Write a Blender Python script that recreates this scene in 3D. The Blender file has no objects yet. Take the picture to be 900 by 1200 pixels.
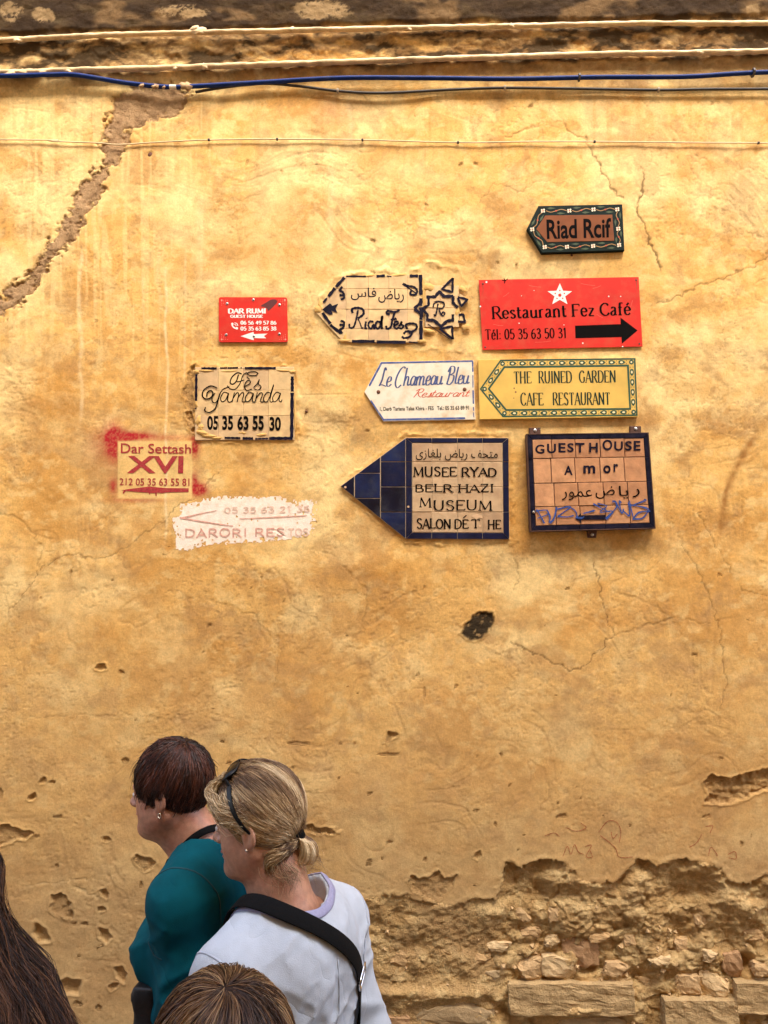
import bpy, math, random
import numpy as np
from mathutils import Vector, Matrix

random.seed(7)
SC = bpy.context.scene
COL = SC.collection
rad = math.radians

# ------------------------------------------------------------------ camera
FPX = 26.0 / 36.0 * 1200.0
CAM = np.array((0.0, -2.70, 2.05))
cam_d = bpy.data.cameras.new("camera"); cam = bpy.data.objects.new("camera", cam_d); COL.objects.link(cam)
cam_d.sensor_fit = 'VERTICAL'; cam_d.sensor_height = 36.0; cam_d.lens = 26.0
cam_d.clip_start = 0.05; cam_d.clip_end = 500
RM = Matrix.Rotation(rad(1.0), 3, 'Z') @ Matrix.Rotation(rad(96.0), 3, 'X') @ Matrix.Rotation(rad(-0.5), 3, 'Z')
cam.matrix_world = Matrix.Translation(Vector(CAM)) @ RM.to_4x4()
SC.camera = cam
RN = np.array(RM)

# ------------------------------------------------------------------ sky, sun, exposure
SUN_EL, SUN_AZ = 57.0, 20.0          # azimuth: degrees to the right of straight out from the wall
world = bpy.data.worlds.new("World"); SC.world = world; world.use_nodes = True
wn = world.node_tree.nodes; wl = world.node_tree.links
wn.clear()
sky = wn.new('ShaderNodeTexSky'); sky.sky_type = 'NISHITA'; sky.sun_disc = False
sky.sun_elevation = rad(SUN_EL); sky.sun_rotation = rad(180 - SUN_AZ)
sky.air_density = 1.0; sky.dust_density = 3.0; sky.ozone_density = 1.0
bg = wn.new('ShaderNodeBackground'); bg.inputs['Strength'].default_value = 0.12
wo = wn.new('ShaderNodeOutputWorld')
wl.new(sky.outputs[0], bg.inputs[0]); wl.new(bg.outputs[0], wo.inputs[0])
sd_ = bpy.data.lights.new("sun", 'SUN'); sd_.energy = 1.5; sd_.angle = rad(34); sd_.color = (1.0, 0.94, 0.84)
sun = bpy.data.objects.new("sun", sd_); COL.objects.link(sun)
sv = Vector((math.sin(rad(SUN_AZ)) * math.cos(rad(SUN_EL)), -math.cos(rad(SUN_AZ)) * math.cos(rad(SUN_EL)), math.sin(rad(SUN_EL))))
sun.rotation_euler = sv.to_track_quat('Z', 'Y').to_euler(); sun.location = (1, -2, 9)
SC.view_settings.view_transform = 'Standard'; SC.view_settings.look = 'None'
SC.view_settings.gamma = 1.0; SC.view_settings.use_curve_mapping = False
SC.view_settings.exposure = 2.62

# ------------------------------------------------------------------ picture <-> wall helpers
def p2w(px, py, d=0.0):
    """photo pixel -> point on the plane y = -d parallel to the wall"""
    px = np.asarray(px, float); py = np.asarray(py, float); d = np.asarray(d, float)
    l = np.stack([(px - 450) / FPX, (600 - py) / FPX, -np.ones_like(px)], -1)
    w = l @ RN.T
    t = (-d - CAM[1]) / w[..., 1]
    return CAM + w * t[..., None]
def w2p(P):
    q = (np.asarray(P, float) - CAM) @ RN
    return 450 + FPX * q[..., 0] / -q[..., 2], 600 - FPX * q[..., 1] / -q[..., 2]

# ------------------------------------------------------------------ object helpers
ORG = {}
def empty(name, loc, label, cat, group=None):
    o = bpy.data.objects.new(name, None); COL.objects.link(o); o.location = loc
    o.empty_display_size = 0.05
    o['label'] = label; o['category'] = cat
    if group: o['group'] = group
    ORG[o.name] = np.array(loc, float)
    return o
def mesh(name, V, F, mat, parent=None, smooth=False, label=None, cat=None, group=None, kind=None, attr=None, mats=None, fmat=None):
    V = np.asarray(V, float)
    org = ORG[parent.name] if parent is not None else (np.array([(V[:, 0].min() + V[:, 0].max()) / 2, (V[:, 1].min() + V[:, 1].max()) / 2, V[:, 2].min()]))
    m = bpy.data.meshes.new(name)
    if isinstance(F, np.ndarray):
        k = F.shape[1]; n = len(F)
        m.vertices.add(len(V)); m.vertices.foreach_set('co', (V - org).astype(np.float32).ravel())
        m.loops.add(n * k); m.loops.foreach_set('vertex_index', F.astype(np.int32).ravel())
        m.polygons.add(n); m.polygons.foreach_set('loop_start', (np.arange(n) * k).astype(np.int32))
        m.update(calc_edges=True)
    else:
        m.from_pydata([tuple(v) for v in (V - org)], [], [tuple(int(i) for i in f) for f in F]); m.update()
    for q in (mats or [mat]): m.materials.append(q)
    if fmat is not None: m.polygons.foreach_set('material_index', np.asarray(fmat, np.int32))
    if smooth: m.polygons.foreach_set('use_smooth', np.ones(len(m.polygons), bool))
    for nm, dat in (attr or {}).items():
        a = m.attributes.new(nm, 'FLOAT_COLOR', 'POINT')
        c = np.ones((len(V), 4), np.float32); c[:, :dat.shape[1]] = dat; a.data.foreach_set('color', c.ravel())
    o = bpy.data.objects.new(name, m); COL.objects.link(o)
    if parent is not None: o.parent = parent; ORG[o.name] = org
    else: o.location = org; ORG[o.name] = org
    if label: o['label'] = label
    if cat: o['category'] = cat
    if group: o['group'] = group
    if kind: o['kind'] = kind
    return o
class Geo:
    def __init__(s): s.V = []; s.F = []; s.n = 0
    def add(s, V, F):
        V = np.asarray(V, float); s.V.append(V)
        s.F += [tuple(int(i) + s.n for i in f) for f in F]; s.n += len(V); return s
    def out(s): return (np.concatenate(s.V) if s.V else np.zeros((0, 3))), s.F

# ------------------------------------------------------------------ materials
MATS = {}
def mat(name, col, rough=0.6, var=0.12, vscale=18.0, bump=0.0, bscale=120.0, metal=0.0, spec=0.5, sss=0.0, coat=0.0, attr=None, dirt=None, dscale=9.0, damt=0.5, wrinkle=0):
    if name in MATS: return MATS[name]
    m = bpy.data.materials.new(name); m.use_nodes = True; nt = m.node_tree; N = nt.nodes; L = nt.links
    b = N['Principled BSDF']
    b.inputs['Roughness'].default_value = rough; b.inputs['Metallic'].default_value = metal
    b.inputs['Specular IOR Level'].default_value = spec
    if coat: b.inputs['Coat Weight'].default_value = coat; b.inputs['Coat Roughness'].default_value = 0.12
    if sss:
        b.inputs['Subsurface Weight'].default_value = sss; b.inputs['Subsurface Radius'].default_value = (1, .35, .2); b.inputs['Subsurface Scale'].default_value = 0.006
    tc = N.new('ShaderNodeTexCoord')
    no = N.new('ShaderNodeTexNoise'); no.inputs['Scale'].default_value = vscale; no.inputs['Detail'].default_value = 6
    L.new(tc.outputs['Object'], no.inputs['Vector'])
    mr = N.new('ShaderNodeMapRange'); mr.inputs['From Min'].default_value = .3; mr.inputs['From Max'].default_value = .7
    mr.inputs['To Min'].default_value = 1 - var; mr.inputs['To Max'].default_value = 1 + var
    L.new(no.outputs['Fac'], mr.inputs['Value'])
    mul = N.new('ShaderNodeVectorMath'); mul.operation = 'SCALE'
    if attr:
        at = N.new('ShaderNodeAttribute'); at.attribute_name = attr; L.new(at.outputs['Color'], mul.inputs[0])
    else:
        mul.inputs[0].default_value = col[:3]
    L.new(mr.outputs[0], mul.inputs['Scale'])
    out = mul.outputs[0]
    if dirt:
        n2 = N.new('ShaderNodeTexNoise'); n2.inputs['Scale'].default_value = dscale; n2.inputs['Detail'].default_value = 8; n2.inputs['Roughness'].default_value = .65
        L.new(tc.outputs['Object'], n2.inputs['Vector'])
        r2 = N.new('ShaderNodeMapRange'); r2.inputs['From Min'].default_value = .48; r2.inputs['From Max'].default_value = .72; r2.inputs['To Max'].default_value = damt
        L.new(n2.outputs['Fac'], r2.inputs['Value'])
        mx = N.new('ShaderNodeMix'); mx.data_type = 'RGBA'; L.new(r2.outputs[0], mx.inputs[0]); L.new(out, mx.inputs[6]); mx.inputs[7].default_value = (*dirt, 1)
        out = mx.outputs[2]
    L.new(out, b.inputs['Base Color'])
    prev = None
    if wrinkle:
        mp = N.new('ShaderNodeMapping'); mp.inputs['Scale'].default_value = (1, 1, .55); mp.inputs['Rotation'].default_value = (.5, .4, 0); L.new(tc.outputs['Object'], mp.inputs[0])
        n4 = N.new('ShaderNodeTexNoise'); n4.inputs['Scale'].default_value = 7; n4.inputs['Detail'].default_value = 2; n4.inputs['Distortion'].default_value = 1.2; L.new(mp.outputs[0], n4.inputs['Vector'])
        sb = N.new('ShaderNodeMath'); sb.operation = 'SUBTRACT'; sb.inputs[1].default_value = .5; L.new(n4.outputs['Fac'], sb.inputs[0]); ab = N.new('ShaderNodeMath'); ab.operation = 'ABSOLUTE'; L.new(sb.outputs[0], ab.inputs[0])
        pw = N.new('ShaderNodeMath'); pw.operation = 'POWER'; pw.inputs[1].default_value = .6; L.new(ab.outputs[0], pw.inputs[0])
        prev = N.new('ShaderNodeBump'); prev.inputs['Distance'].default_value = wrinkle; L.new(pw.outputs[0], prev.inputs['Height']); L.new(prev.outputs[0], b.inputs['Normal'])
    if bump:
        n3 = N.new('ShaderNodeTexNoise'); n3.inputs['Scale'].default_value = bscale; n3.inputs['Detail'].default_value = 5
        L.new(tc.outputs['Object'], n3.inputs['Vector'])
        bp = N.new('ShaderNodeBump'); bp.inputs['Strength'].default_value = 1; bp.inputs['Distance'].default_value = bump
        L.new(n3.outputs['Fac'], bp.inputs['Height']); L.new(bp.outputs[0], b.inputs['Normal'])
        if prev: L.new(prev.outputs[0], bp.inputs['Normal'])
    MATS[name] = m
    return m

# ------------------------------------------------------------------ noise
_T = np.random.RandomState(5).rand(512, 512).astype(np.float32)
def vn(x, y, s=0):
    x = np.asarray(x, np.float32) + np.float32(s * 17.31); y = np.asarray(y, np.float32) + np.float32(s * 9.77)
    xi = np.floor(x).astype(np.int32); yi = np.floor(y).astype(np.int32)
    fx = x - xi; fy = y - yi; fx = fx * fx * (3 - 2 * fx); fy = fy * fy * (3 - 2 * fy)
    a = _T[xi & 511, yi & 511]; b = _T[(xi + 1) & 511, yi & 511]; c = _T[xi & 511, (yi + 1) & 511]; d = _T[(xi + 1) & 511, (yi + 1) & 511]
    return (a * (1 - fx) + b * fx) * (1 - fy) + (c * (1 - fx) + d * fx) * fy
def fbm(x, y, o=4, s=0, g=.5):
    r = 0; a = 1; t = 0
    for i in range(o):
        r = r + a * vn(x * 2 ** i, y * 2 ** i, s + i * 3); t += a; a *= g
    return r / t
def sst(a, b, x):
    t = np.clip((x - a) / (b - a), 0, 1); return t * t * (3 - 2 * t)
def vor(x, y, s=0):
    """jittered-grid voronoi: (F1, F2, cell random a, b)"""
    xi = np.floor(x).astype(np.int64); yi = np.floor(y).astype(np.int64)
    f1 = np.full(x.shape, 9.); f2 = f1.copy(); ra = np.zeros(x.shape); rb = ra.copy(); gx = ra.copy(); gy = ra.copy()
    for i in (-1, 0, 1):
        for j in (-1, 0, 1):
            cx = xi + i; cy = yi + j
            jx = _T[(cx + s) & 511, cy & 511]; jy = _T[(cx + 91 + s) & 511, (cy + 33) & 511]
            dx = cx + jx - x; dy = cy + jy - y; d = np.hypot(dx, dy)
            near = d < f1
            f2 = np.where(near, f1, np.minimum(f2, d)); f1 = np.where(near, d, f1)
            ra = np.where(near, _T[(cx + 201) & 511, (cy + 7 + s) & 511], ra); rb = np.where(near, _T[(cx + 57) & 511, (cy + 151 + s) & 511], rb)
            gx = np.where(near, dx, gx); gy = np.where(near, dy, gy)
    return f1, f2, ra, rb, gx, gy
def seg_dist(x, y, pts, close=False):
    d = np.full(x.shape, 1e9)
    n = len(pts)
    for i in range(n if close else n - 1):
        ax, ay = pts[i]; bx, by = pts[(i + 1) % n]
        vx, vy = bx - ax, by - ay; L = vx * vx + vy * vy + 1e-9
        t = np.clip(((x - ax) * vx + (y - ay) * vy) / L, 0, 1)
        d = np.minimum(d, (x - ax - t * vx) ** 2 + (y - ay - t * vy) ** 2)
    return np.sqrt(d)
def poly_sd(x, y, pts):
    """signed distance, negative inside"""
    d = seg_dist(x, y, pts, True); ins = np.zeros(x.shape, bool); n = len(pts)
    for i in range(n):
        ax, ay = pts[i]; bx, by = pts[(i + 1) % n]
        if ay == by: continue
        ins ^= ((ay > y) != (by > y)) & (x < (bx - ax) * (y - ay) / (by - ay) + ax)
    return np.where(ins, -d, d)
def crom(pts, n=8, close=False):
    """Catmull-Rom through points of any dimension"""
    P = np.asarray(pts, float)
    if len(P) < 3 and not close:
        t = np.linspace(0, 1, n + 1)[:, None]; return P[0] * (1 - t) + P[-1] * t
    if close: Q = np.vstack([P[-1:], P, P[:2]])
    else: Q = np.vstack([2 * P[0] - P[1], P, 2 * P[-1] - P[-2]])
    out = []
    for i in range(1, len(Q) - 2):
        for k in range(n):
            t = k / n; a, b, c, d = Q[i - 1], Q[i], Q[i + 1], Q[i + 2]
            out.append(.5 * ((2 * b) + (-a + c) * t + (2 * a - 5 * b + 4 * c - d) * t * t + (-a + 3 * b - 3 * c + d) * t ** 3))
    if not close: out.append(Q[-2])
    return np.array(out)

# ------------------------------------------------------------------ wall relief and pigment, in photo pixels (1 px = 3.1 mm)
RUB = [(425, 1054), (455, 1050), (477, 1051), (508, 1060), (530, 1062), (550, 1055), (581, 1057), (589, 1037), (593, 1010), (601, 1012), (610, 1018), (622, 1010), (639, 1007), (652, 1010), (665, 1016), (676, 1028), (686, 1034), (701, 1038),
       (715, 1036), (728, 1031), (738, 1018), (748, 1008), (760, 1012), (775, 1016), (790, 1009), (806, 1008), (825, 1011), (842, 1018), (852, 1032), (863, 1039), (876, 1036), (889, 1031), (900, 1026), (930, 1012), (1000, 1030), (1300, 1020), (4000, 1000), (4000, 6000), (200, 6000),
       (250, 1300), (300, 1180), (370, 1100)]
MUD = [(132, 112), (127, 135), (124, 152), (118, 165), (119, 190), (108, 200), (92, 214), (86, 236), (72, 262), (55, 288), (30, 322), (0, 343), (-40, 360), (-40, 392), (0, 374), (18, 362), (36, 346), (54, 318), (66, 304), (84, 286),
       (105, 250), (118, 232), (124, 208), (140, 192), (147, 176), (152, 160), (164, 150), (178, 140), (196, 139), (207, 134), (216, 122), (229, 107), (205, 98), (160, 100)]
FLK = [[(826, 916), (835, 908), (858, 912), (880, 905), (905, 900), (960, 905), (960, 925), (900, 925), (880, 934), (860, 941), (840, 942), (824, 941), (831, 930)],
       [(477, 1033), (483, 1024), (492, 1030), (505, 1027), (512, 1021), (520, 1030), (537, 1026), (530, 1038), (520, 1048), (512, 1058), (500, 1052), (486, 1045)],
       [(-60, 964), (0, 966), (20, 969), (42, 978), (28, 983), (12, 986), (0, 990), (-60, 995)],
       [(58, 1052), (68, 1047), (76, 1050), (80, 1056), (85, 1060), (82, 1066), (87, 1072), (84, 1078), (76, 1078), (66, 1074), (59, 1068), (60, 1058)],
       [(155, 1008), (162, 1003), (170, 1006), (182, 1009), (178, 1017), (168, 1022), (160, 1014)],
       [(450, 870), (453, 858), (461, 856), (467, 858), (460, 866), (454, 874)],
       [(352, 968), (362, 966), (372, 970), (385, 970), (398, 976), (380, 978), (362, 976)],
       [(220, 437), (229, 428), (226, 460), (229, 512), (219, 500), (222, 480), (215, 462)],
       [(540, 742), (545, 733), (556, 720), (566, 716), (578, 718), (580, 728), (574, 738), (564, 748), (552, 751)]]
FLKD = [.014, .006, .007, .0065, .006, .005, .006, .004, .003]
HOLES = [(122, 1048, 5, 5), (118, 1066, 4, 4), (122, 1097, 8, 7), (47, 1095, 9, 10), (80, 1157, 12, 11), (141, 1142, 7, 8), (132, 1157, 6, 4), (124, 984, 4, 4), (66, 1015, 2.5, 2), (165, 1037, 2.5, 3),
         (91, 1177, 6, 3), (115, 1182, 5, 3), (99, 1083, 3, 3), (87, 1083, 2, 2), (38, 934, 5, 4), (50, 915, 4, 4), (61, 917, 3, 3), (146, 892, 6, 3), (68, 957, 5, 2), (1, 931, 3, 6), (454, 884, 18, 1.8),
         (349, 871, 13, 2), (457, 987, 3, 2), (433, 1009, 3, 2), (118, 782, 5, 5), (142, 788, 3, 3), (558, 950, 3, 2), (560, 1003, 5, 4), (659, 957, 6, 2.5), (829, 957, 5, 2), (869, 989, 2.5, 2.5), (433, 930, 3, 2),
         (176, 181, 3, 3), (540, 193, 2.5, 3), (557, 192, 2.5, 2), (622, 124, 3, 3), (835, 120, 2, 3), (500, 240, 3, 2), (437, 282, 3, 2), (290, 190, 2, 3), (330, 200, 2, 2), (36, 935, 3, 3), (359, 484, 2.5, 4),
         (583, 308, 2, 3), (605, 312, 2, 3), (230, 505, 5, 4), (222, 488, 5, 5), (236, 512, 6, 3), (498, 812, 2, 6), (490, 790, 2, 2), (25, 1120, 9, 7), (-10, 1150, 12, 9)]
CRACKS = [([(688, 165), (694, 175), (700, 190), (707, 206), (716, 220), (728, 232)], 1.0, .6), ([(754, 202), (751, 225), (747, 236), (745, 250), (752, 258), (757, 270), (760, 285), (770, 300), (775, 318)], 1.2, .7),
          ([(905, 297), (885, 310), (850, 325), (820, 335), (800, 345), (772, 356)], .9, .45), ([(598, 640), (606, 660), (608, 680), (602, 690)], .8, .3), ([(698, 660), (706, 700), (712, 715), (718, 745), (700, 765), (680, 785), (655, 780), (625, 765), (598, 752)], .7, .6),
          ([(718, 745), (750, 735), (790, 725), (830, 730)], .8, .3), ([(258, 553), (248, 562), (241, 570), (225, 585), (205, 592), (196, 607), (178, 619), (157, 636), (120, 656), (80, 648), (50, 665), (25, 700), (8, 718)], .6, .45),
          ([(0, 600), (30, 612), (50, 640), (46, 660)], .8, .3), ([(800, 640), (830, 690), (845, 740), (850, 800), (842, 860)], .7, .42), ([(900, 700), (870, 690), (845, 650), (820, 600)], .7, .42),
          ([(420, 108), (436, 120), (444, 128)], 1, .4), ([(596, 160), (620, 152), (640, 140), (660, 144), (676, 158), (690, 164)], 1.2, .4), ([(320, 620), (350, 640), (390, 650), (430, 690), (425, 740)], .7, .25), ([(610, 1070), (640, 1100), (655, 1150)], .6, 0),
          ([(340, 50), (344, 60), (347, 72)], 1, .5), ([(0, 830), (60, 842), (140, 836), (230, 846)], .6, .18), ([(640, 210), (610, 225), (580, 214), (560, 240)], .7, .3), ([(30, 1040), (90, 1030), (140, 1034)], .6, -.2),
          ([(88, 1040), (104, 1049), (116, 1052)], 1, -.2), ([(500, 700), (470, 690), (440, 700), (400, 690)], .6, .2), ([(240, 700), (300, 720), (330, 760), (322, 800)], .6, .2)]
RIDGES = [([(372, 368), (376, 350), (392, 330), (408, 320), (436, 322), (452, 317), (470, 324), (486, 316), (500, 309), (520, 313), (538, 318), (550, 332), (546, 350)], 3.0, .0045), ([(374, 372), (390, 392), (404, 406), (430, 409), (470, 407), (500, 409), (540, 412)], 2.6, .003),
          ([(398, 570), (420, 552), (446, 532), (476, 509), (520, 508), (560, 508), (598, 509), (600, 560), (601, 634), (540, 637), (476, 636), (440, 608), (420, 588), (398, 570)], 2.4, .0035), ([(226, 426), (260, 431), (300, 434), (348, 428), (350, 470), (350, 520), (300, 518), (262, 519), (240, 514), (226, 500)], 2.4, .0035)]
FLAT = [(137, 516, 224, 583, -.0005), (205, 582, 372, 642, 0.), (372, 320, 550, 404, -.004), (404, 511, 598, 633, -.004), (226, 431, 347, 517, -.004), (257, 347, 338, 402, 0), (560, 324, 755, 411, 0), (560, 418, 750, 492, 0), (428, 420, 558, 496, 0), (616, 500, 772, 626, 0), (616, 238, 734, 297, 0)]

def local(px, py, pts, pad, fn):
    """run fn only on points near pts; returns (mask, values)"""
    a = np.array(pts); m = (px > a[:, 0].min() - pad) & (px < a[:, 0].max() + pad) & (py > a[:, 1].min() - pad) & (py < a[:, 1].max() + pad)
    return m, (fn(px[m], py[m]) if m.any() else None)

def wall_fields(px, py, want_col=True):
    shp = px.shape; px = px.ravel(); py = py.ravel()
    wx = px + 14 * (fbm(px / 40, py / 40, 3, 11) - .5); wy = py + 14 * (fbm(px / 40, py / 40, 3, 23) - .5)
    low = fbm(px / 190, py / 190, 3, 1) - .5; mid = fbm(wx / 38, wy / 38, 4, 2) - .5; hi = fbm(wx / 9, wy / 7, 3, 3) - .5
    trow = fbm(wx / 70, wy / 16, 4, 31) - .5
    swirl = np.abs(fbm(px / 55 + 3 * vn(px / 90, py / 90, 4), py / 45 + 3 * vn(px / 80, py / 80, 5), 4, 6) - .5)
    nl = .020 * low; pit = sst(.70, .86, vn(px / 2.6, py / 2.2, 95)) * sst(.45, .62, fbm(px / 50, py / 50, 3, 96)); n = .0034 * mid + .0011 * hi + .0012 * trow - .0010 * pit
    chip = sst(.055, .0, swirl) * sst(.45, .6, fbm(px / 100, py / 100, 2, 44))
    n -= .0010 * chip
    # flatten under the signs
    keep = np.ones(px.shape)
    for x0, y0, x1, y1, h0 in FLAT:
        d = np.maximum(np.maximum(x0 - px, px - x1), np.maximum(y0 - py, py - y1)); k = sst(9, 0, d); k2 = sst(34, 0, d)
        cx = np.array([(x0 + x1) / 2]); cy = np.array([(y0 + y1) / 2]); lc = .022 * (fbm(cx / 190, cy / 190, 3, 1)[0] - .5)
        keep *= 1 - k * .9; nl = nl * (1 - k2) + lc * k2
    h = nl + n * keep
    # cornice at the top
    yn = py + (px - 450) * .024
    er = 3.0 * (fbm(px / 22, py / 22, 4, 8) - .5) * 2
    e2 = yn + er * 2.2
    h += .010 * sst(88, 80, e2) + .009 * sst(62, 52, e2 + 3 * er) + .010 * sst(36, 30, yn + er) + (.010 * (fbm(px / 12, py / 9, 4, 9) - .5)) * sst(88, 76, yn)
    # mud repair
    col = None
    mudf = np.zeros(px.shape); m, d = local(px, py, MUD, 20, lambda x, y: poly_sd(x + 11 * (fbm(x / 8, y / 8, 4, 12, .65) - .5) * 2, y + 11 * (fbm(x / 8, y / 8, 4, 13, .65) - .5) * 2, MUD) + 1.4 + 4.5 * sst(.56, .70, fbm(x / 7, y / 7, 3, 130)))
    if m.any():
        k = sst(1.5, -1.5, d); mudf[m] = k; x, y = px[m], py[m]
        h[m] += k * (-.004 + .014 * (fbm(x / 14, y / 14, 4, 14) - .5)) - .004 * np.exp(-((d + 1) / 2.2) ** 2)
    # rubble
    rub = np.zeros(px.shape); m, d = local(px, py, RUB, 20, lambda x, y: poly_sd(x + 7 * (fbm(x / 6, y / 6, 5, 15, .7) - .5) * 2, y + 7 * (fbm(x / 6, y / 6, 5, 16, .7) - .5) * 2, RUB))
    rockc = np.zeros(px.shape)
    if m.any():
        x, y = px[m], py[m]; k = sst(1.2, -1.8, d); rub[m] = k
        w1 = x + 10 * (fbm(x / 14, y / 14, 3, 17) - .5); w2 = y + 10 * (fbm(x / 14, y / 14, 3, 18) - .5)
        f1, f2, ra, rb, gx, gy = vor(w1 / 26, w2 / 17, 0); g1, g2, rc, rd, hx, hy = vor(w1 / 9, w2 / 7, 40)
        deep = .008 + .017 * sst(0, 45, -d) + .013 * sst(-20, 30, -d) * (fbm(x / 60, y / 45, 2, 19))
        left = sst(595, 570, x)              # compact earth at the left, rubble at the right
        deep = deep * (1 - .6 * left)
        rock = (ra - .5) * .014 + (rb - .5) * .012 * gy + (rc - .5) * .010 * gx + .005 * (rc - .5) - .007 * sst(.07, .0, f2 - f1) - .0015 * sst(.12, 0, g2 - g1)
        rough = .056 * (fbm(x / 26, y / 20, 5, 20, .5) - .5) + .005 * (fbm(x / 4.5, y / 4, 3, 21) - .5)
        rock = .62 * rock * sst(10, 55, -d); grit = .0035 * (fbm(x / 2.2, y / 2, 3, 121) - .5)
        h[m] += k * (-deep + rock * (1 - .45 * left) + rough * (1 - .35 * left) + grit)
        # a thick lip of plaster bulges over the edge
        h[m] += .0018 * np.exp(-((d - 3) / 3) ** 2)
        rockc[m] = (ra - .5)
        for cx, cy, rx, ry, dh in ((693, 1137, 12, 9, -.05), (676, 1068, 30, 20, .026), (845, 1072, 26, 20, .026), (745, 1062, 18, 34, .018), (620, 1040, 22, 22, -.008), (790, 1040, 22, 22, -.008), (885, 1068, 22, 14, .02),
                                   (655, 1040, 16, 14, .012), (872, 1137, 12, 10, -.045), (532, 1166, 50, 7, .022), (700, 1187, 48, 6, .03), (850, 1183, 44, 6, .03), (455, 1164, 22, 5, .02), (705, 1160, 60, 26, -.006)):
            h[m] += dh * np.exp(-(((x - cx) / rx) ** 2 + ((y - cy) / ry) ** 2)) * k
    fl = np.zeros(px.shape)
    for pts, dep in zip(FLK, FLKD):
        m, d = local(px, py, pts, 8, lambda x, y: poly_sd(x + 3 * (fbm(x / 5, y / 5, 2, 15) - .5) * 2, y + 3 * (fbm(x / 5, y / 5, 2, 16) - .5) * 2, pts))
        if m.any():
            k = sst(.6, -1.4, d); fl[m] = np.maximum(fl[m], k); x, y = px[m], py[m]
            h[m] += k * (-dep + dep * 1.5 * (fbm(x / 6, y / 5, 3, 22) - .5)) + .0022 * np.exp(-((d - 1.2) / 1.3) ** 2)
    rs = np.random.RandomState(3); hl = list(HOLES)
    for i in range(110):
        r = .8 + 1.5 * rs.rand() ** 2; hl.append((rs.uniform(-40, 940), (rs.uniform(640, 1230) if rs.rand() < .75 else rs.uniform(110, 640)), r * rs.uniform(.8, 1.8), r))
    for cx, cy, rx, ry in hl:
        m = (np.abs(px - cx) < rx * 1.7 + 2) & (np.abs(py - cy) < ry * 1.7 + 2)
        if m.any():
            x, y = px[m], py[m]; a = np.arctan2(y - cy, x - cx)
            q = np.sqrt(((x - cx) / rx) ** 2 + ((y - cy) / ry) ** 2) * (1 + .22 * np.sin(2 * a + cx) + .12 * np.sin(5 * a + cy))
            dep = .0011 * min(rx, ry) + .0012; k = sst(1.08, .72, q)
            h[m] -= dep * k; fl[m] = np.maximum(fl[m], k * .7); h[m] += .0018 * np.exp(-((q - 1.2) / .16) ** 2) * (min(rx, ry) > 3)
    crk = np.zeros(px.shape); lcrk = np.zeros(px.shape)
    for pts, w, cs in CRACKS:
        m, d = local(px, py, pts, 9, lambda x, y: seg_dist(x + 5 * (fbm(x / 7, y / 7, 3, 24) - .5) * 2, y + 5 * (fbm(x / 7, y / 7, 3, 25) - .5) * 2, pts))
        if m.any():
            k = np.exp(-(d / w) ** 2) * sst(.25, .5, vn(px[m] / 20, py[m] / 20, 26) + .25); h[m] -= .0019 * k * w
            if cs >= 0: crk[m] = np.maximum(crk[m], k * cs)
            else: lcrk[m] = np.maximum(lcrk[m], k * -cs)
    for pts, w, hh in RIDGES:
        m, d = local(px, py, pts, 16, lambda x, y: seg_dist(x + 4 * (fbm(x / 6, y / 6, 3, 27) - .5) * 2, y + 4 * (fbm(x / 6, y / 6, 3, 28) - .5) * 2, pts))
        if m.any(): h[m] += .7 * hh * np.exp(-(d / w) ** 2) * (.3 + 1.4 * vn(px[m] / 9, py[m] / 9, 29))
    if not want_col: return h.reshape(shp), None
    # ---- pigment
    def C(r, g, b): return np.array((r, g, b))
    base = C(.74, .435, .135); lime = C(.86, .63, .275); ochre = C(.54, .26, .058); brown = C(.30, .165, .075); umber = C(.19, .105, .05)
    c = np.tile(base, (px.size, 1))
    def mixc(k, q, a=1.0):
        nonlocal c
        k = np.clip(k * a, 0, 1)[:, None]; c = c * (1 - k) + q * k
    top = sst(760, 330, py)
    mixc(sst(.42, .62, fbm(wx / 120, wy / 120, 5, 51, .6)), lime, .85)
    mixc(sst(.45, .72, fbm(wx / 95 + 40, wy / 60, 5, 53)), ochre, .75)
    mixc(sst(.50, .70, fbm(wx / 30, wy / 24, 5, 57, .6)), ochre, .45)
    mixc(sst(.52, .72, fbm(wx / 16, wy / 12, 4, 58, .65)), lime, .40)
    mixc(sst(.54, .66, fbm(wx / 45, wy / 36, 6, 59, .68)), brown, .34); mixc(sst(.55, .60, fbm(wx / 24 + 9, wy / 20, 6, 97, .7)) * top, lime, .30); mixc(sst(.60, .66, fbm(wx / 30 + 9, wy / 26, 6, 98, .72)), brown, .24)
    mixc(pit, umber, .2)
    mixc(sst(600, 1000, py + 160 * (fbm(px / 150, py / 60, 4, 60) - .5)), C(.51, .315, .13), .65)     # dirty foot of the wall, with the downward loss of light painted in too
    mixc(sst(860, 1160, py + 110 * (fbm(px / 90, py / 40, 4, 62) - .5)), C(.36, .225, .105), .62)  # second, darker step of the painted light falloff near the ground
    mixc(sst(.02, .0, np.abs(fbm(wx / 60, wy / 40, 4, 61) - .5)) * top, brown, .22)
    mixc(chip, brown, .16)
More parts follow.
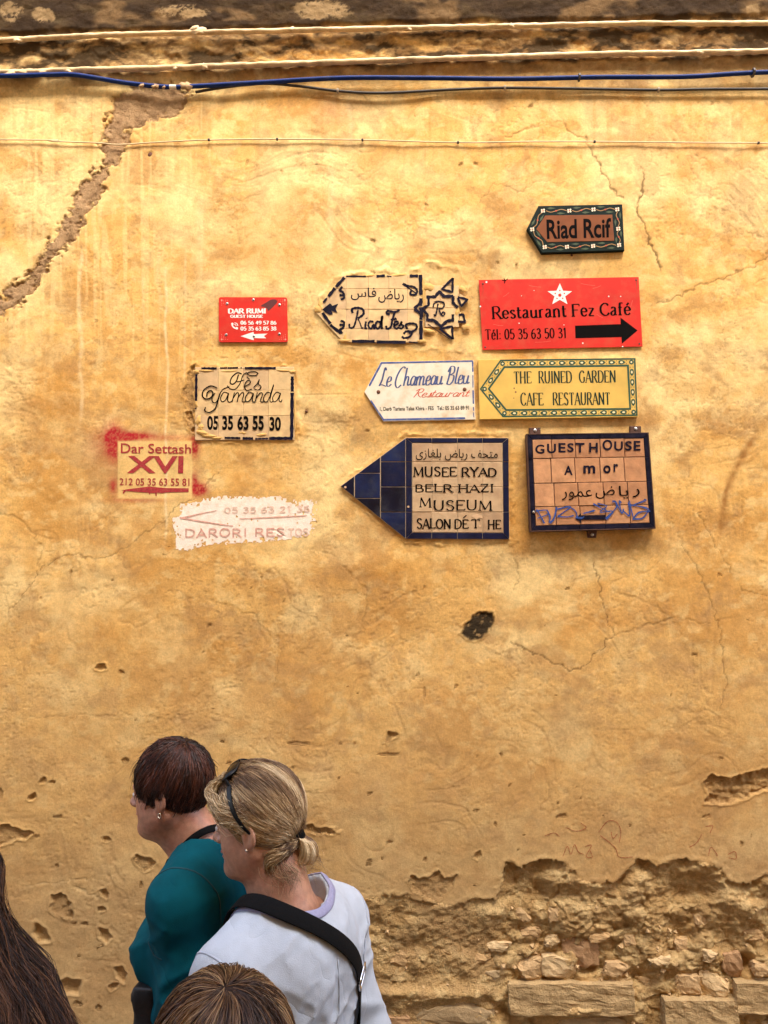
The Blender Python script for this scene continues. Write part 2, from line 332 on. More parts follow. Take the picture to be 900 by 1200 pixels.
    # soft named patches: x, y, rx, ry, colour, amount
    for cx, cy, rx, ry, q, a in ((214, 235, 36, 60, lime, .8), (120, 190, 60, 50, lime, .4), (865, 235, 26, 44, brown, .45), (395, 130, 38, 26, C(.50, .24, .11), .45), (60, 480, 60, 40, ochre, .5), (330, 300, 70, 40, ochre, .5), (320, 235, 40, 40, lime, .5),
                                 (395, 560, 60, 40, lime, .35), (610, 470, 30, 10, ochre, .4), (590, 660, 40, 26, brown, .30), (470, 200, 60, 30, lime, .5), (800, 170, 70, 36, C(.58, .30, .11), .4), (20, 130, 26, 40, lime, .5), (238, 130, 12, 24, umber, .35),
                                 (465, 665, 60, 22, ochre, .5), (330, 650, 50, 40, lime, .3), (700, 650, 60, 30, brown, .22), (385, 400, 24, 18, lime, .6), (585, 118, 14, 14, umber, .55), (110, 138, 8, 8, umber, .4), (640, 460, 30, 20, lime, .1),
                                 (200, 430, 60, 60, ochre, .5), (290, 560, 50, 30, ochre, .4), (800, 780, 40, 20, brown, .3), (150, 740, 100, 40, ochre, .4), (760, 140, 40, 24, ochre, .3), (90, 330, 50, 26, ochre, .55)):
        m = (np.abs(px - cx) < rx * 2) & (np.abs(py - cy) < ry * 2)
        k = np.zeros(px.shape); k[m] = np.exp(-(((px[m] - cx) / rx) ** 2 + ((py[m] - cy) / ry) ** 2) * (1.1 + 1.6 * (fbm(px[m] / 16, py[m] / 16, 5, 63) - .3)))
        mixc(k * (.35 + 1.3 * fbm(wx / 11, wy / 13, 4, 64, .65)), q, a)
    stk = fbm(px / 5, py / 110, 3, 99) ; mixc(sst(.60, .74, stk) * sst(520, 300, py) * sst(300, 200, px), lime, .40); mixc(sst(.62, .76, fbm(px / 6 + 50, py / 70, 3, 100)) * sst(330, 100, py), ochre, .25)
    mixc(sst(1, -1, np.maximum(np.maximum(138 - px, px - 225), np.maximum(517 - py, py - 584))), C(.80, .54, .20), .6)
    # limewash runs
    for x0, ya, yb, w, a in ((95, 300, 490, 2.2, .5), (195, 325, 628, 1.4, .75), (186, 300, 360, 2.5, .35), (218, 310, 440, 1.5, .45), (168, 330, 380, 1.5, .3), (388, 200, 300, 4, .3), (410, 120, 160, 3, .35), (236, 240, 330, 5, .3)):
        k = np.exp(-((px - x0 - 5 * (vn(py / 26, px * 0 + x0, 66) - .5)) / w) ** 2) * sst(ya - 20, ya, py) * sst(yb + 14, yb - 10, py) * (.3 + .9 * vn(px * 0 + x0, py / 6, 67)); mixc(k, C(.86, .66, .36), a)
    # groove at the right
    m, d = local(px, py, [(840, 490), (902, 625)], 20, lambda x, y: seg_dist(x + 4 * (fbm(x / 7, y / 7, 2, 68) - .5), y, [(845, 622), (849, 590), (858, 560), (875, 525), (905, 488)]))
    if m.any():
        k = np.zeros(px.shape); k[m] = np.exp(-(d / 4.5) ** 2) * (.4 + vn(px[m] / 6, py[m] / 6, 69)); mixc(k, C(.38, .18, .05), .9); h -= k * .0015
    # blackened cornice
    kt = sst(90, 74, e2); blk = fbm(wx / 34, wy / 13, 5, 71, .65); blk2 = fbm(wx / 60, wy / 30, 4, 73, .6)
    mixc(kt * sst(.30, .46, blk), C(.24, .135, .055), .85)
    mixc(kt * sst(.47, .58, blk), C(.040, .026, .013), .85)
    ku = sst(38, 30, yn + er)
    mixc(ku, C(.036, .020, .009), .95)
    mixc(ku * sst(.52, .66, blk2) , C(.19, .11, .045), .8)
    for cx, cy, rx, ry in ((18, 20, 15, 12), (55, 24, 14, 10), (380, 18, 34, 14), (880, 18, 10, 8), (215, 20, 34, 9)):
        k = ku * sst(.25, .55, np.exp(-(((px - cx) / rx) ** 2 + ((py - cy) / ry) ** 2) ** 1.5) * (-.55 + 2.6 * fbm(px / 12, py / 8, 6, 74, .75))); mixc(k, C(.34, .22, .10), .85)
    mixc(sst(112, 86, py + 40 * (fbm(px / 26, py / 30, 4, 75) - .45)) * (1 - kt), umber, .5)   # mottled umber just below the ledge
    mixc(mudf, C(.46, .285, .14)); mixc(mudf * sst(.46, .66, fbm(px / 8, py / 8, 5, 76, .6)), C(.30, .175, .085), .7)
    if rub.any():
        rk = fbm(wx / 12, wy / 10, 5, 77, .62)
        mixc(rub, C(.66, .41, .165)); mixc(rub * sst(.42, .62, rk + rockc * .3), C(.76, .52, .235), .85); mixc(rub * sst(.56, .40, rk), C(.48, .29, .12), .5)
        mixc(rub * sst(595, 575, px) * sst(.35, .6, fbm(px / 30, py / 30, 4, 78)), C(.44, .26, .11), .6)
    mixc(fl, C(.52, .31, .13), .45)
    m, d = local(px, py, FLK[8], 4, lambda x, y: poly_sd(x + 4 * (fbm(x / 4, y / 4, 3, 15) - .5), y + 4 * (fbm(x / 4, y / 4, 3, 16) - .5), FLK[8]))
    if m.any(): k = np.zeros(px.shape); k[m] = sst(2, -2, d) * sst(.20, .40, fbm(px[m] / 4, py[m] / 4, 3, 79)); mixc(k, C(.03, .022, .014), .95)
    mixc(crk, C(.10, .05, .018), 1.2); mixc(lcrk, C(.8, .6, .32), 1)
    # red overspray round the stencil
    k = np.zeros(px.shape)
    for cx, cy, rx, ry, a in ((134, 518, 9, 20, 1.0), (142, 512, 16, 6, .8), (165, 511, 18, 5, .6), (200, 513, 26, 4, .3), (228, 524, 6, 12, .8), (233, 574, 9, 7, 1.1), (228, 562, 4, 10, .6), (133, 570, 5, 9, .6), (160, 586, 30, 3, .35), (120, 520, 16, 20, .25)):
        k += a * np.exp(-(((px - cx) / rx) ** 2 + ((py - cy) / ry) ** 2))
    ins = sst(-1, 1.0, np.maximum(np.maximum(138 - px, px - 225), np.maximum(517 - py, py - 584)))
    mixc(np.clip(k * 1.5, 0, 1) * ins * (.7 + .6 * vn(px / 1.5, py / 1.5, 80)), C(.40, .02, .025), .92)
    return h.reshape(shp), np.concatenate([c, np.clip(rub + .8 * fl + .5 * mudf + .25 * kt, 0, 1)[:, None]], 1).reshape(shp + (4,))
def wall_h(px, py):
    return wall_fields(np.atleast_1d(np.asarray(px, float)), np.atleast_1d(np.asarray(py, float)), False)[0]

# ------------------------------------------------------------------ THE SETTING
def bumpy_mat(name, attr=None, col=(.5, .3, .1), f1=.0012, f2=.0006):
    m = bpy.data.materials.new(name); m.use_nodes = True; nt = m.node_tree; N = nt.nodes; L = nt.links; b = N['Principled BSDF']
    b.inputs['Roughness'].default_value = .88; b.inputs['Specular IOR Level'].default_value = .08
    tc = N.new('ShaderNodeTexCoord'); geo = N.new('ShaderNodeNewGeometry')
    def noise(s, d=6, r=.6):
        n = N.new('ShaderNodeTexNoise'); n.inputs['Scale'].default_value = s; n.inputs['Detail'].default_value = d; n.inputs['Roughness'].default_value = r; L.new(geo.outputs['Position'], n.inputs['Vector']); return n.outputs['Fac']
    def mrange(v, a, c, d, e):
        q = N.new('ShaderNodeMapRange'); q.inputs[1].default_value = a; q.inputs[2].default_value = c; q.inputs[3].default_value = d; q.inputs[4].default_value = e; L.new(v, q.inputs[0]); return q.outputs[0]
    def math_(op, x, y):
        q = N.new('ShaderNodeMath'); q.operation = op
        for i, v in enumerate((x, y)):
            if isinstance(v, (int, float)): q.inputs[i].default_value = v
            else: L.new(v, q.inputs[i])
        return q.outputs[0]
    v = math_('MULTIPLY', mrange(noise(22, 8, .7), .3, .7, .84, 1.14), mrange(noise(140, 5, .7), .3, .7, .86, 1.12))
    sc = N.new('ShaderNodeVectorMath'); sc.operation = 'SCALE'
    if attr: a = N.new('ShaderNodeAttribute'); a.attribute_name = attr; L.new(a.outputs['Color'], sc.inputs[0])
    else: sc.inputs[0].default_value = col
    L.new(v, sc.inputs['Scale']); L.new(sc.outputs[0], b.inputs['Base Color'])
    hgt = math_('ADD', math_('MULTIPLY', noise(55, 6, .62), f1), math_('MULTIPLY', noise(300, 4, .6), f2))
    if attr: hgt = math_('ADD', hgt, math_('MULTIPLY', math_('MULTIPLY', noise(190, 5, .75), .011), a.outputs['Alpha']))
    bp = N.new('ShaderNodeBump'); bp.inputs['Distance'].default_value = 1; L.new(hgt, bp.inputs['Height']); L.new(bp.outputs[0], b.inputs['Normal'])
    return m
PLASTER = bumpy_mat('ochre_plaster', 'pigment')
DETAIL = 0.0036
def axis(lo, hi, far_lo, far_hi):
    fine = np.arange(lo, hi, DETAIL); a = [lo]; s = DETAIL
    while a[-1] > far_lo: s = min(s * 1.5, .016 if a[0] - a[-1] < .8 else .05 if a[0] - a[-1] < 2 else .8); a.append(a[-1] - s)
    b = [fine[-1]]; s = DETAIL
    while b[-1] < far_hi: s = min(s * 1.5, .016 if b[-1] - b[0] < .8 else .05 if b[-1] - b[0] < 2 else .8); b.append(b[-1] + s)
    return np.concatenate([np.array(a[1:][::-1]), fine, np.array(b[1:])])
cs = p2w([-30, 930, -30, 930], [-30, -30, 1230, 1230]); X = axis(cs[:, 0].min(), cs[:, 0].max(), -7, 7); Z = axis(cs[:, 2].min(), cs[:, 2].max(), -.1, 6.2)
Z = np.maximum(Z, -.1)
GX, GZ = np.meshgrid(X, Z, indexing='ij')
PX, PY = w2p(np.stack([GX, GX * 0, GZ], -1))
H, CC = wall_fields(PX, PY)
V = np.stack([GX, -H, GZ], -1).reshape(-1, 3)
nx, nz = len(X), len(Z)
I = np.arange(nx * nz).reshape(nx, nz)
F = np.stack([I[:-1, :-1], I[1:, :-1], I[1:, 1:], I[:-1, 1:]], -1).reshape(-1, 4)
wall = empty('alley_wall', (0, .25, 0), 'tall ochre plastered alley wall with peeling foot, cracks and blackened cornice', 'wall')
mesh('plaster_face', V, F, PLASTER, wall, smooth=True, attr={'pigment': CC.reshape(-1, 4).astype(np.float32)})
PLAIN = bumpy_mat('plain_plaster', None, (.60, .37, .14))
def box(x0, x1, y0, y1, z0, z1):
    return ([(x0, y0, z0), (x1, y0, z0), (x1, y1, z0), (x0, y1, z0), (x0, y0, z1), (x1, y0, z1), (x1, y1, z1), (x0, y1, z1)],
            [(0, 3, 2, 1), (4, 5, 6, 7), (0, 1, 5, 4), (1, 2, 6, 5), (2, 3, 7, 6), (3, 0, 4, 7)])
mesh('wall_core', *box(-7.2, 7.2, .14, .6, -.1, 6.1), PLAIN, wall)
opp = empty('facing_wall', (0, -4.4, 0), 'plain ochre wall on the near side of the alley', 'wall')
mesh('plaster_face', *box(-7.2, 7.2, -4.9, -4.35, -.1, 9.7), PLAIN, opp)  # unseen side of the alley, height raised to shade the lower wall opposite
mesh('coping', *box(-7.25, 7.25, -4.95, -4.28, 9.7, 9.85), PLAIN, opp)
# ground: stone paving joined as one alley floor with a sheet of earth beneath
EARTH = bumpy_mat('earth', None, (.20, .15, .10))
mesh('ground', [(-300, -300, -.02), (300, -300, -.02), (300, 300, -.02), (-300, 300, -.02)], [(0, 1, 2, 3)], EARTH, kind='structure')
g = Geo(); rs = np.random.RandomState(11)
y = -4.33
while y < -.06:
    x = -6.8; w = rs.uniform(.24, .34); w = min(w, -.05 - y)
    while x < 6.8:
        l = rs.uniform(.3, .6); b = box(x, x + l - .012, y, y + w - .012, -.03, rs.uniform(-.004, .004)); g.add(*b); x += l
    y += w
mesh('alley_paving', *g.out(), bumpy_mat('paving', None, (.22, .18, .14)), kind='structure')

# ------------------------------------------------------------------ lettering tools (all in photo pixels on the sign's own plane)
def quad_map(q):
    """unit square (u right, v down) -> picture quad tl, tr, br, bl"""
    q = np.array(q, float)
    def f(uv):
        u = uv[:, 0:1]; v = uv[:, 1:2]
        return (q[0] * (1 - u) + q[1] * u) * (1 - v) + (q[3] * (1 - u) + q[2] * u) * v
    return f
_ft = {}
def font_mesh(s, bold=0.0, res=4):
    k = (s, bold, res)
    if k in _ft: return _ft[k]
    c = bpy.data.curves.new('t', 'FONT'); c.body = s; c.offset = bold; c.resolution_u = res; c.fill_mode = 'FRONT'
    o = bpy.data.objects.new('t', c); COL.objects.link(o); bpy.context.view_layer.update()
    m = bpy.data.meshes.new_from_object(o.evaluated_get(bpy.context.evaluated_depsgraph_get()))
    V = np.zeros(len(m.vertices) * 3); m.vertices.foreach_get('co', V); V = V.reshape(-1, 3)[:, :2]; F = [tuple(p.vertices) for p in m.polygons]
    bpy.data.objects.remove(o); bpy.data.curves.remove(c); bpy.data.meshes.remove(m)
    _ft[k] = (V, F); return V, F
def type_text(s, q, bold=0.0, fit=True):
    """s in the built-in face, squeezed to fill picture quad q (tl, tr, br, bl) or box (x0,y0,x1,y1)"""
    if len(q) == 4 and not hasattr(q[0], '__len__'): x0, y0, x1, y1 = q; q = [(x0, y0), (x1, y0), (x1, y1), (x0, y1)]
    V, F = font_mesh(s, bold)
    lo = V.min(0); hi = V.max(0); uv = (V - lo) / (hi - lo); uv[:, 1] = 1 - uv[:, 1]
    return quad_map(q)(uv), F
def stroke(P, w, cap=True):
    """ribbon along P (n,2); w scalar or array"""
    P = np.asarray(P, float); n = len(P); w = np.broadcast_to(np.asarray(w, float), (n,))
    T = np.gradient(P, axis=0); T /= np.linalg.norm(T, axis=1)[:, None] + 1e-9; Nn = np.stack([-T[:, 1], T[:, 0]], 1)
    A = P + Nn * w[:, None] / 2; B = P - Nn * w[:, None] / 2
    V = np.concatenate([A, B]); F = [(i, i + 1, n + i + 1, n + i) for i in range(n - 1)]
    if cap:
        V = np.concatenate([V, [P[0] - T[0] * w[0] * .45, P[-1] + T[-1] * w[-1] * .45]]); F += [(0, n, 2 * n), (2 * n - 1, n - 1, 2 * n + 1)]
    return V, F
GLY = {
 'A': (8, 'l0,0s 4,10;l4,10 8,0s;l1.8,3.4 6.2,3.4'), 'B': (7.4, 'l1,0 1,10;c1,10 4.6,9.8 5.8,7.6 4.6,5.4 1,5.2;c1,5.2 5.4,5 6.9,2.6 5.2,.2 1,0'),
 'C': (8, 'c7.3,8.1 5.8,9.7 3.6,9.8 1.2,7.8 .6,5 1.2,2.2 3.8,.2 6.2,.5 7.6,2.2'), 'D': (8.4, 'l1,0 1,10;c1,10 4.8,9.6 7.5,7.4 7.5,2.8 4.8,.3 1,0'),
 'E': (7, 'l1,0 1,10;l1,9.8 6.6,9.8t;l1,5.2 5.4,5.2;l1,.2 6.9,.2t'), 'F': (6.6, 'l1,0s 1,10;l1,9.8 6.4,9.8t;l1,5.2 5.2,5.2'),
 'G': (8.6, 'c7.3,8.1 5.8,9.7 3.6,9.8 1.2,7.8 .6,5 1.2,2.2 3.8,.2 6.2,.5 7.5,1.6;l7.5,1.2 7.5,4.4s'), 'H': (8.6, 'l1,0s 1,10s;l7.4,0s 7.4,10s;l1,5.2 7.4,5.2'),
 'I': (3.2, 'l1.6,0s 1.6,10s'), 'L': (6.6, 'l1,0 1,10s;l1,.2 6.5,.2t'), 'M': (10.4, 'l1,0s 1.4,10;l1.4,10 5.2,1;l5.2,1 9,10;l9,10 9.4,0s'),
 'N': (8.8, 'l1,0s 1,10s;l1,10 7.6,0;l7.6,0 7.6,10s'), 'O': (9, 'o4.5,5 3.9,4.9'), 'R': (7.8, 'l1,0s 1,10;c1,10 5,9.8 6.4,7.5 5,5.2 1,5;l3.6,5 7.6,0s'),
 'S': (7, 'c6,8.4 4.4,9.9 2.2,9.6 1.1,7.8 2.2,6 4.8,4.7 6.1,2.7 5,.5 2.6,.1 .8,1.8'), 'T': (7.6, 'l3.8,0s 3.8,10;l.4,9.8t 7.2,9.8t'), 'U': (8.4, 'c1,10 1,6 1.1,2.6 2.6,.4 5.4,.3 7,2.4 7.2,6 7.2,10;l.2,10 2,10;l6.4,10 8,10'),
 'Y': (8, 'l.4,10s 4,5;l7.6,10s 4,5;l4,5 4,0s'), 'Z': (7.4, 'l.8,9.8t 6.6,9.8;l6.6,9.8 .8,.2;l.8,.2 6.8,.2t'), 'X': (8, 'l.6,10 7.4,0;l7.4,10 .6,0'), 'V': (8, 'l.4,10 4,0;l4,0 7.6,10'),
 'e': (5.8, 'c.9,3.6 5,3.8 4.6,5.8 3,6.7 1.2,5.6 .7,3.4 1.4,1 3.2,.1 5.2,1.3'), 's': (5, 'c4.2,5.5 3,6.7 1.4,6.2 1,5 2.4,3.7 4.2,2.4 4,.8 2.4,.1 .6,1.2'),
 't': (4.2, 'c1.7,9 1.7,5 1.8,1.2 2.8,.2 4,.9;l.3,6.3 3.9,6.3'), 'a': (5.8, 'c1,5.6 2.4,6.7 4,6 4.2,4.4 4.2,2.4 4.3,.7 5.6,.3;c4.2,3.9 2.2,3.4 .8,2.1 1.2,.4 2.6,.2 4.2,1.6'),
 'u': (6.6, 'c1.1,6.4 1.1,3 1.5,.8 3,.1 5,1.4;l5.2,6.5 5.2,0s'), 'r': (4.8, 'l1.2,0s 1.2,6.5;c1.2,4.6 2.2,6.3 4.2,6.5'), 'n': (6.8, 'l1.2,0s 1.2,6.5;c1.2,5 3,6.7 5,5.8 5.3,3 5.3,0;l4.6,.1 6,.1'),
 'z': (5.4, 'l.6,6.3 4.6,6.3;l4.6,6.3 .6,.2;l.6,.2 4.8,.2'), 'f': (4.4, 'l1.7,0s 1.7,8;c1.7,8 2.2,9.8 4.4,9.6;l.3,6.3 3.7,6.3'), 'l': (3, 'l1.5,0s 1.5,10'), 'i': (3, 'l1.5,0s 1.5,6.5;l1.5,8.6 1.5,9.2'),
 '\u00e9': (5.8, 'c.9,3.6 5,3.8 4.6,5.8 3,6.7 1.2,5.6 .7,3.4 1.4,1 3.2,.1 5.2,1.3;l2.6,7.8 4.4,9.8'), ':': (2.6, 'l1.3,.4 1.3,1.2;l1.3,5 1.3,5.8'), ' ': (3.2, ''),
 '0': (6.6, 'o3.3,5 2.6,4.9'), '1': (5, 'l2.7,0s 2.7,10;l1,8.2 2.7,10'), '2': (6.4, 'c.9,7.6 2,9.7 4.4,9.6 5.6,7.6 4.4,4.6 .8,.3;l.8,.3 5.9,.3'), '3': (6.2, 'c1,8.6 2.8,9.9 4.8,8.8 4.8,6.6 2.4,5.3 5,4.4 5.5,2 4,.2 2.2,.1 .7,1.3'),
 '4': (6.8, 'l4.6,0 4.6,10;l4.6,10 .5,3.2;l.5,3.2 6.4,3.2'), '5': (6.2, 'l1.4,9.8 5.4,9.8;l1.4,9.8 1.2,5.3;c1.2,5.3 3,6.1 5.2,5 5.6,2.6 4,.3 2.2,.1 .7,1.2'),
 '6': (6.4, 'c5.2,9.4 3,8.8 1.2,6.2 .8,3.2 1.8,.6 3.6,.1 5.4,1.6 5.4,4 3.8,5.6 1.4,4.6'), '7': (6.2, 'l.7,9.8 5.7,9.8;l5.7,9.8 2.2,0'), '8': (6.4, 'o3.2,7.5 2.1,2.3;o3.2,2.6 2.6,2.5'), '9': (6.4, 'c5.4,5.2 4.2,4.2 1.6,4.6 .8,7 2,9.6 4.4,9.5 5.6,7 4.8,2.6 1.6,.1'),
}
CUR = {  # joined handwriting, x-height 5
 'a': (5, 'c4,4.4 2.4,5.1 .8,3.4 .7,1 2,.1 3.5,1.6 4.2,4.6;c4.2,4.8 3.7,1.6 4,.3 5.2,.9'), 'm': (8, 'l.7,4.8 .6,0;c.7,2.6 2,4.9 3.2,4.4 3.2,2 3.1,0;c3.2,2.6 4.6,4.9 6,4.4 6,1.6 6.2,.2 8,.9'), 'n': (5.6, 'l.7,4.8 .6,0;c.7,2.6 2,4.9 3.6,4.4 3.6,1.6 3.9,.2 5.6,.9'),
 'd': (5.2, 'c4,4.4 2.4,5.1 .8,3.4 .7,1 2,.1 3.5,1.6 4.2,4.6;c4.8,10 4,4 4,.4 5.4,.9'), 'e': (4.4, 'c.9,2.2 3.4,3 3.4,4.7 1.8,4.9 .6,2.6 1,.4 2.6,.1 4.4,1.2'), 'u': (5.6, 'c.7,4.8 .5,1.4 1.6,.1 3.2,1 4.1,4.8;c4.1,4.8 3.8,1.4 4.2,.2 5.6,.9'),
 's': (4, 'c1.2,.8 3.2,3 3,5.4;c3,5.2 2.4,3.6 3.7,1.6 2.4,0 .6,.4'), 'h': (5.6, 'l1.4,9.6 .5,0;c.8,2.4 2.2,4.9 3.6,4.4 3.5,1.6 3.9,.2 5.6,.9'), 'l': (3, 'c1.8,9.8 1,4 1,.6 3,.8'), 'i': (2.8, 'c1,4.8 .7,1 1.4,.1 2.8,.9;l1.5,6.6 1.7,7.4'),
 'r': (4.2, 'c.6,0 .9,3.4 1.2,5 2.2,4.2 3.8,4.9'), 't': (3.6, 'c1.7,8 1,2.4 1.2,.2 3.6,.9;l0,5.3 3,5.5'), ' ': (3, ''), '\u00e8': (4.4, 'c.9,2.2 3.4,3 3.4,4.7 1.8,4.9 .6,2.6 1,.4 2.6,.1 4.4,1.2;l1.6,8.2 2.8,6.6'),
 'C': (7.5, 'c7,9.2 6,10.2 3.4,8.8 1.2,5 .8,1.2 2.8,-.9 5.6,.6'), 'L': (6.2, 'c4.6,8.4 3.6,9.8 3,8.6 2.2,3.4 .8,.8 .2,.5;c.2,.5 2.6,1 6.2,.1'), 'B': (7, 'c2.4,9.2 1.8,4 .8,0;c.6,7 2.6,10 5.4,9.6 5.4,6.6 2.4,5.3;c2.4,5.3 5.6,4.8 5.4,1.8 3,-.2 .8,.6'),
 'R': (7, 'c2.8,9.6 2,4 1,0;c.4,7.6 3,10 6,9.4 5.6,6.2 2.6,5;c3,5 4.4,2 6.8,0'),
}
def pen_text(s, box, thick, thin, font=GLY, slant=0.0, serif=1.0, gap=.9, jitter=0.0, mono=False, drop=None):
    """single-stroke lettering; box = (x0, y_cap, x1, y_base) or quad tl,tr,br,bl; returns list of (V,F)"""
    if not hasattr(box[0], '__len__'): x0, y0, x1, y1 = box; box = [(x0, y0), (x1, y0), (x1, y1), (x0, y1)]
    q = np.array(box, float); tot = sum(font[c][0] + gap for c in s) - gap
    mp = quad_map(q); out = []; x = 0; rr = random.Random(len(s) * 31 + int(q[0][0]))
    for c in s:
        w, st = font[c]; jy = rr.uniform(-jitter, jitter); js = 1 + rr.uniform(-jitter, jitter) * .08
        for k in [k for k in st.split(';') if k]:
            pts = []; ser = []
            for t in k[1:].split():
                fl = t[-1] if t[-1] in 'st' else ''; a, b = t.rstrip('st').split(','); pts.append((float(a), float(b)))
                if fl: ser.append((len(pts) - 1, fl))
            if k[0] == 'o':
                (cx, cy), (rx, ry) = pts; P = np.array([(cx + rx * math.cos(a), cy + ry * math.sin(a)) for a in np.linspace(0, 2 * math.pi, 21)]); ser = []
            elif k[0] == 'c': P = crom(pts, 5)
            else: P = np.array(pts)
            def tr(P):
                P = np.array(P, float); P[:, 1] = P[:, 1] * js + jy; xx = (P[:, 0] + x + slant * P[:, 1]) / tot
                return mp(np.stack([xx, 1 - P[:, 1] / 10], 1))
            R = tr(P)
            if len(R) == 2: R = np.linspace(R[0], R[1], 4)
            T = np.gradient(R, axis=0); L = np.linalg.norm(T, axis=1) + 1e-9
            if mono: ww = np.full(len(R), thick)
            else: ww = thin + (thick - thin) * np.clip(np.abs(T[:, 1]) / L, 0, 1) ** 1.5
            if c in 'AVMN' and not mono and k[0] == 'l' and len(pts) == 2 and (pts[1][0] - pts[0][0]) * (pts[1][1] - pts[0][1]) > 0: ww = ww * .55
            out.append(stroke(R, ww, cap=mono))
            if serif:
                for i, fl in ser:
                    a, b = pts[i]
                    if fl == 's': S = tr([(a - 1.5 * serif, b + (.15 if b < 5 else -.15)), (a + 1.5 * serif, b + (.15 if b < 5 else -.15))])
                    else: S = tr([(a, b), (a, b + (1.6 if b < 5 else -1.6) * serif)])
                    out.append(stroke(np.linspace(S[0], S[1], 3), thin * 1.1, cap=False))
        x += w + gap
    return out
def sheet(name, parts, d, mat_, parent, label=None, drape=False, lift=.0004):
    """flat print: picture-space pieces laid on plane y=-d, each a hair above the last"""
    g = Geo()
    if not isinstance(parts, list): parts = [parts]
    for i, (P, F) in enumerate(parts):
        P = np.asarray(P, float); z = lift + (i % 12) * .00003
        dd = wall_h(P[:, 0], P[:, 1]) if drape else np.full(len(P), d)
        g.add(p2w(P[:, 0], P[:, 1], dd + z), F)
    o = mesh(name, *g.out(), mat_, parent, label=label)
    if len(parts) > 1 and not any(k in name for k in ('lettering', 'number')): o['kind'] = 'stuff'
    return o
def prism(poly, d0, d1, bevel=.0012, jit=None):
    """slab with picture outline poly at its front (depth d1), back at d0"""
    P = np.array(poly, float); n = len(P); c = P.mean(0)
    fr = p2w(P[:, 0], P[:, 1], np.full(n, d1)); cc = fr.mean(0)
    E = fr - cc; r = np.linalg.norm(E, axis=1)[:, None]
    # inset every edge by bevel
    ins = []
    for i in range(n):
        a, b, e = fr[i - 1], fr[i], fr[(i + 1) % n]
        u = (a - b) / (np.linalg.norm(a - b) + 1e-9); v = (e - b) / (np.linalg.norm(e - b) + 1e-9)
        bis = u + v; s = np.linalg.norm(np.cross(u, v)) + .15
        ins.append(b + bis / s * bevel)
    ins = np.array(ins); mid = fr.copy(); mid[:, 1] += bevel; back = fr.copy(); back[:, 1] = -d0
    if jit is not None: ins[:, 1] += jit; mid[:, 1] += jit
    V = np.concatenate([back, mid, ins]); F = []
    for i in range(n):
        j = (i + 1) % n; F += [(i, j, n + j, n + i), (n + i, n + j, 2 * n + j, 2 * n + i)]
    F += [tuple(range(2 * n, 3 * n)), tuple(range(n))[::-1]]
    return V, F
def clip(poly, cutter):
    """Sutherland-Hodgman, convex cutter"""
    out = [tuple(p) for p in poly]; m = len(cutter)
    ar = sum(cutter[i][0] * cutter[(i + 1) % m][1] - cutter[(i + 1) % m][0] * cutter[i][1] for i in range(m))
    for i in range(m):
        a = cutter[i]; b = cutter[(i + 1) % m]
        f = lambda p: ((b[0] - a[0]) * (p[1] - a[1]) - (b[1] - a[1]) * (p[0] - a[0])) * (1 if ar > 0 else -1)
        src, out = out, []
        for k in range(len(src)):
            p, q = src[k], src[(k + 1) % len(src)]; fp, fq = f(p), f(q)
            if fp >= 0: out.append(p)
            if fp * fq < 0: t = fp / (fp - fq); out.append((p[0] + t * (q[0] - p[0]), p[1] + t * (q[1] - p[1])))
        if not out: return []
    return out
def area(p): return abs(sum(p[i][0] * p[(i + 1) % len(p)][1] - p[(i + 1) % len(p)][0] * p[i][1] for i in range(len(p)))) / 2
def disc(cx, cy, r, n=12): return np.array([(cx + r * math.cos(a), cy + r * math.sin(a)) for a in np.arange(n) * 2 * math.pi / n]), [tuple(range(n))]
def dome(cx, cy, r, d, hgt=.002, n=12):
    V = [p2w(*x) for x in [(cx, cy, d + hgt)]]; F = []
    for k, (rr, hh) in enumerate(((.55, .85), (.9, .45), (1, 0))):
        for a in np.arange(n) * 2 * math.pi / n: V.append(p2w(cx + r * rr * math.cos(a), cy + r * rr * math.sin(a), d + hgt * hh))
    for i in range(n):
        j = (i + 1) % n; F.append((0, 1 + i, 1 + j))
        for k in (0, 1): F.append((1 + k * n + i, 1 + (k + 1) * n + i, 1 + (k + 1) * n + j, 1 + k * n + j))
    return V, F
def Z(pts, x0, y0, s): return [(x0 + a / s, y0 + b / s) for a, b in pts]
def root_at(name, px, py, label, cat, d=0.0, group=None):
    return empty(name, p2w(px, py, d), label, cat, group)
def hmax(x0, y0, x1, y1):
    a, b = np.meshgrid(np.linspace(x0, x1, 24), np.linspace(y0, y1, 12)); return float(wall_h(a.ravel(), b.ravel()).max())

M_INK = mat('ink_black', (.005, .004, .0035), .8, .2, spec=.04)
M_RED = mat('red_sheet', (.62, .022, .012), .5, .10, 8, spec=.25, dirt=(.50, .09, .04), dscale=18, damt=.5)
M_CARD = mat('dark_red_print', (.10, .012, .012), .5)
M_WHITE = mat('white_print', (.82, .78, .70), .5, .06)
M_STEEL = mat('screw_steel', (.45, .42, .38), .35, .1, metal=1)
M_DARKMETAL = mat('dark_screw', (.05, .035, .025), .5, .2, metal=.6)
M_BLUE = mat('cobalt_glaze', (.003, .006, .030), .35, .45, 14, bump=.0008, bscale=60, spec=.35, dirt=(.035, .035, .05), dscale=26, damt=.35)
M_NAVY = mat('navy_glaze', (.006, .005, .016), .6, .4, 20, spec=.1, dirt=(.05, .035, .035), dscale=40, damt=.3)
M_GROUT = mat('grout', (.50, .38, .23), .9, .25, 60, bump=.001, bscale=200, dirt=(.30, .18, .08), dscale=30, damt=.6)
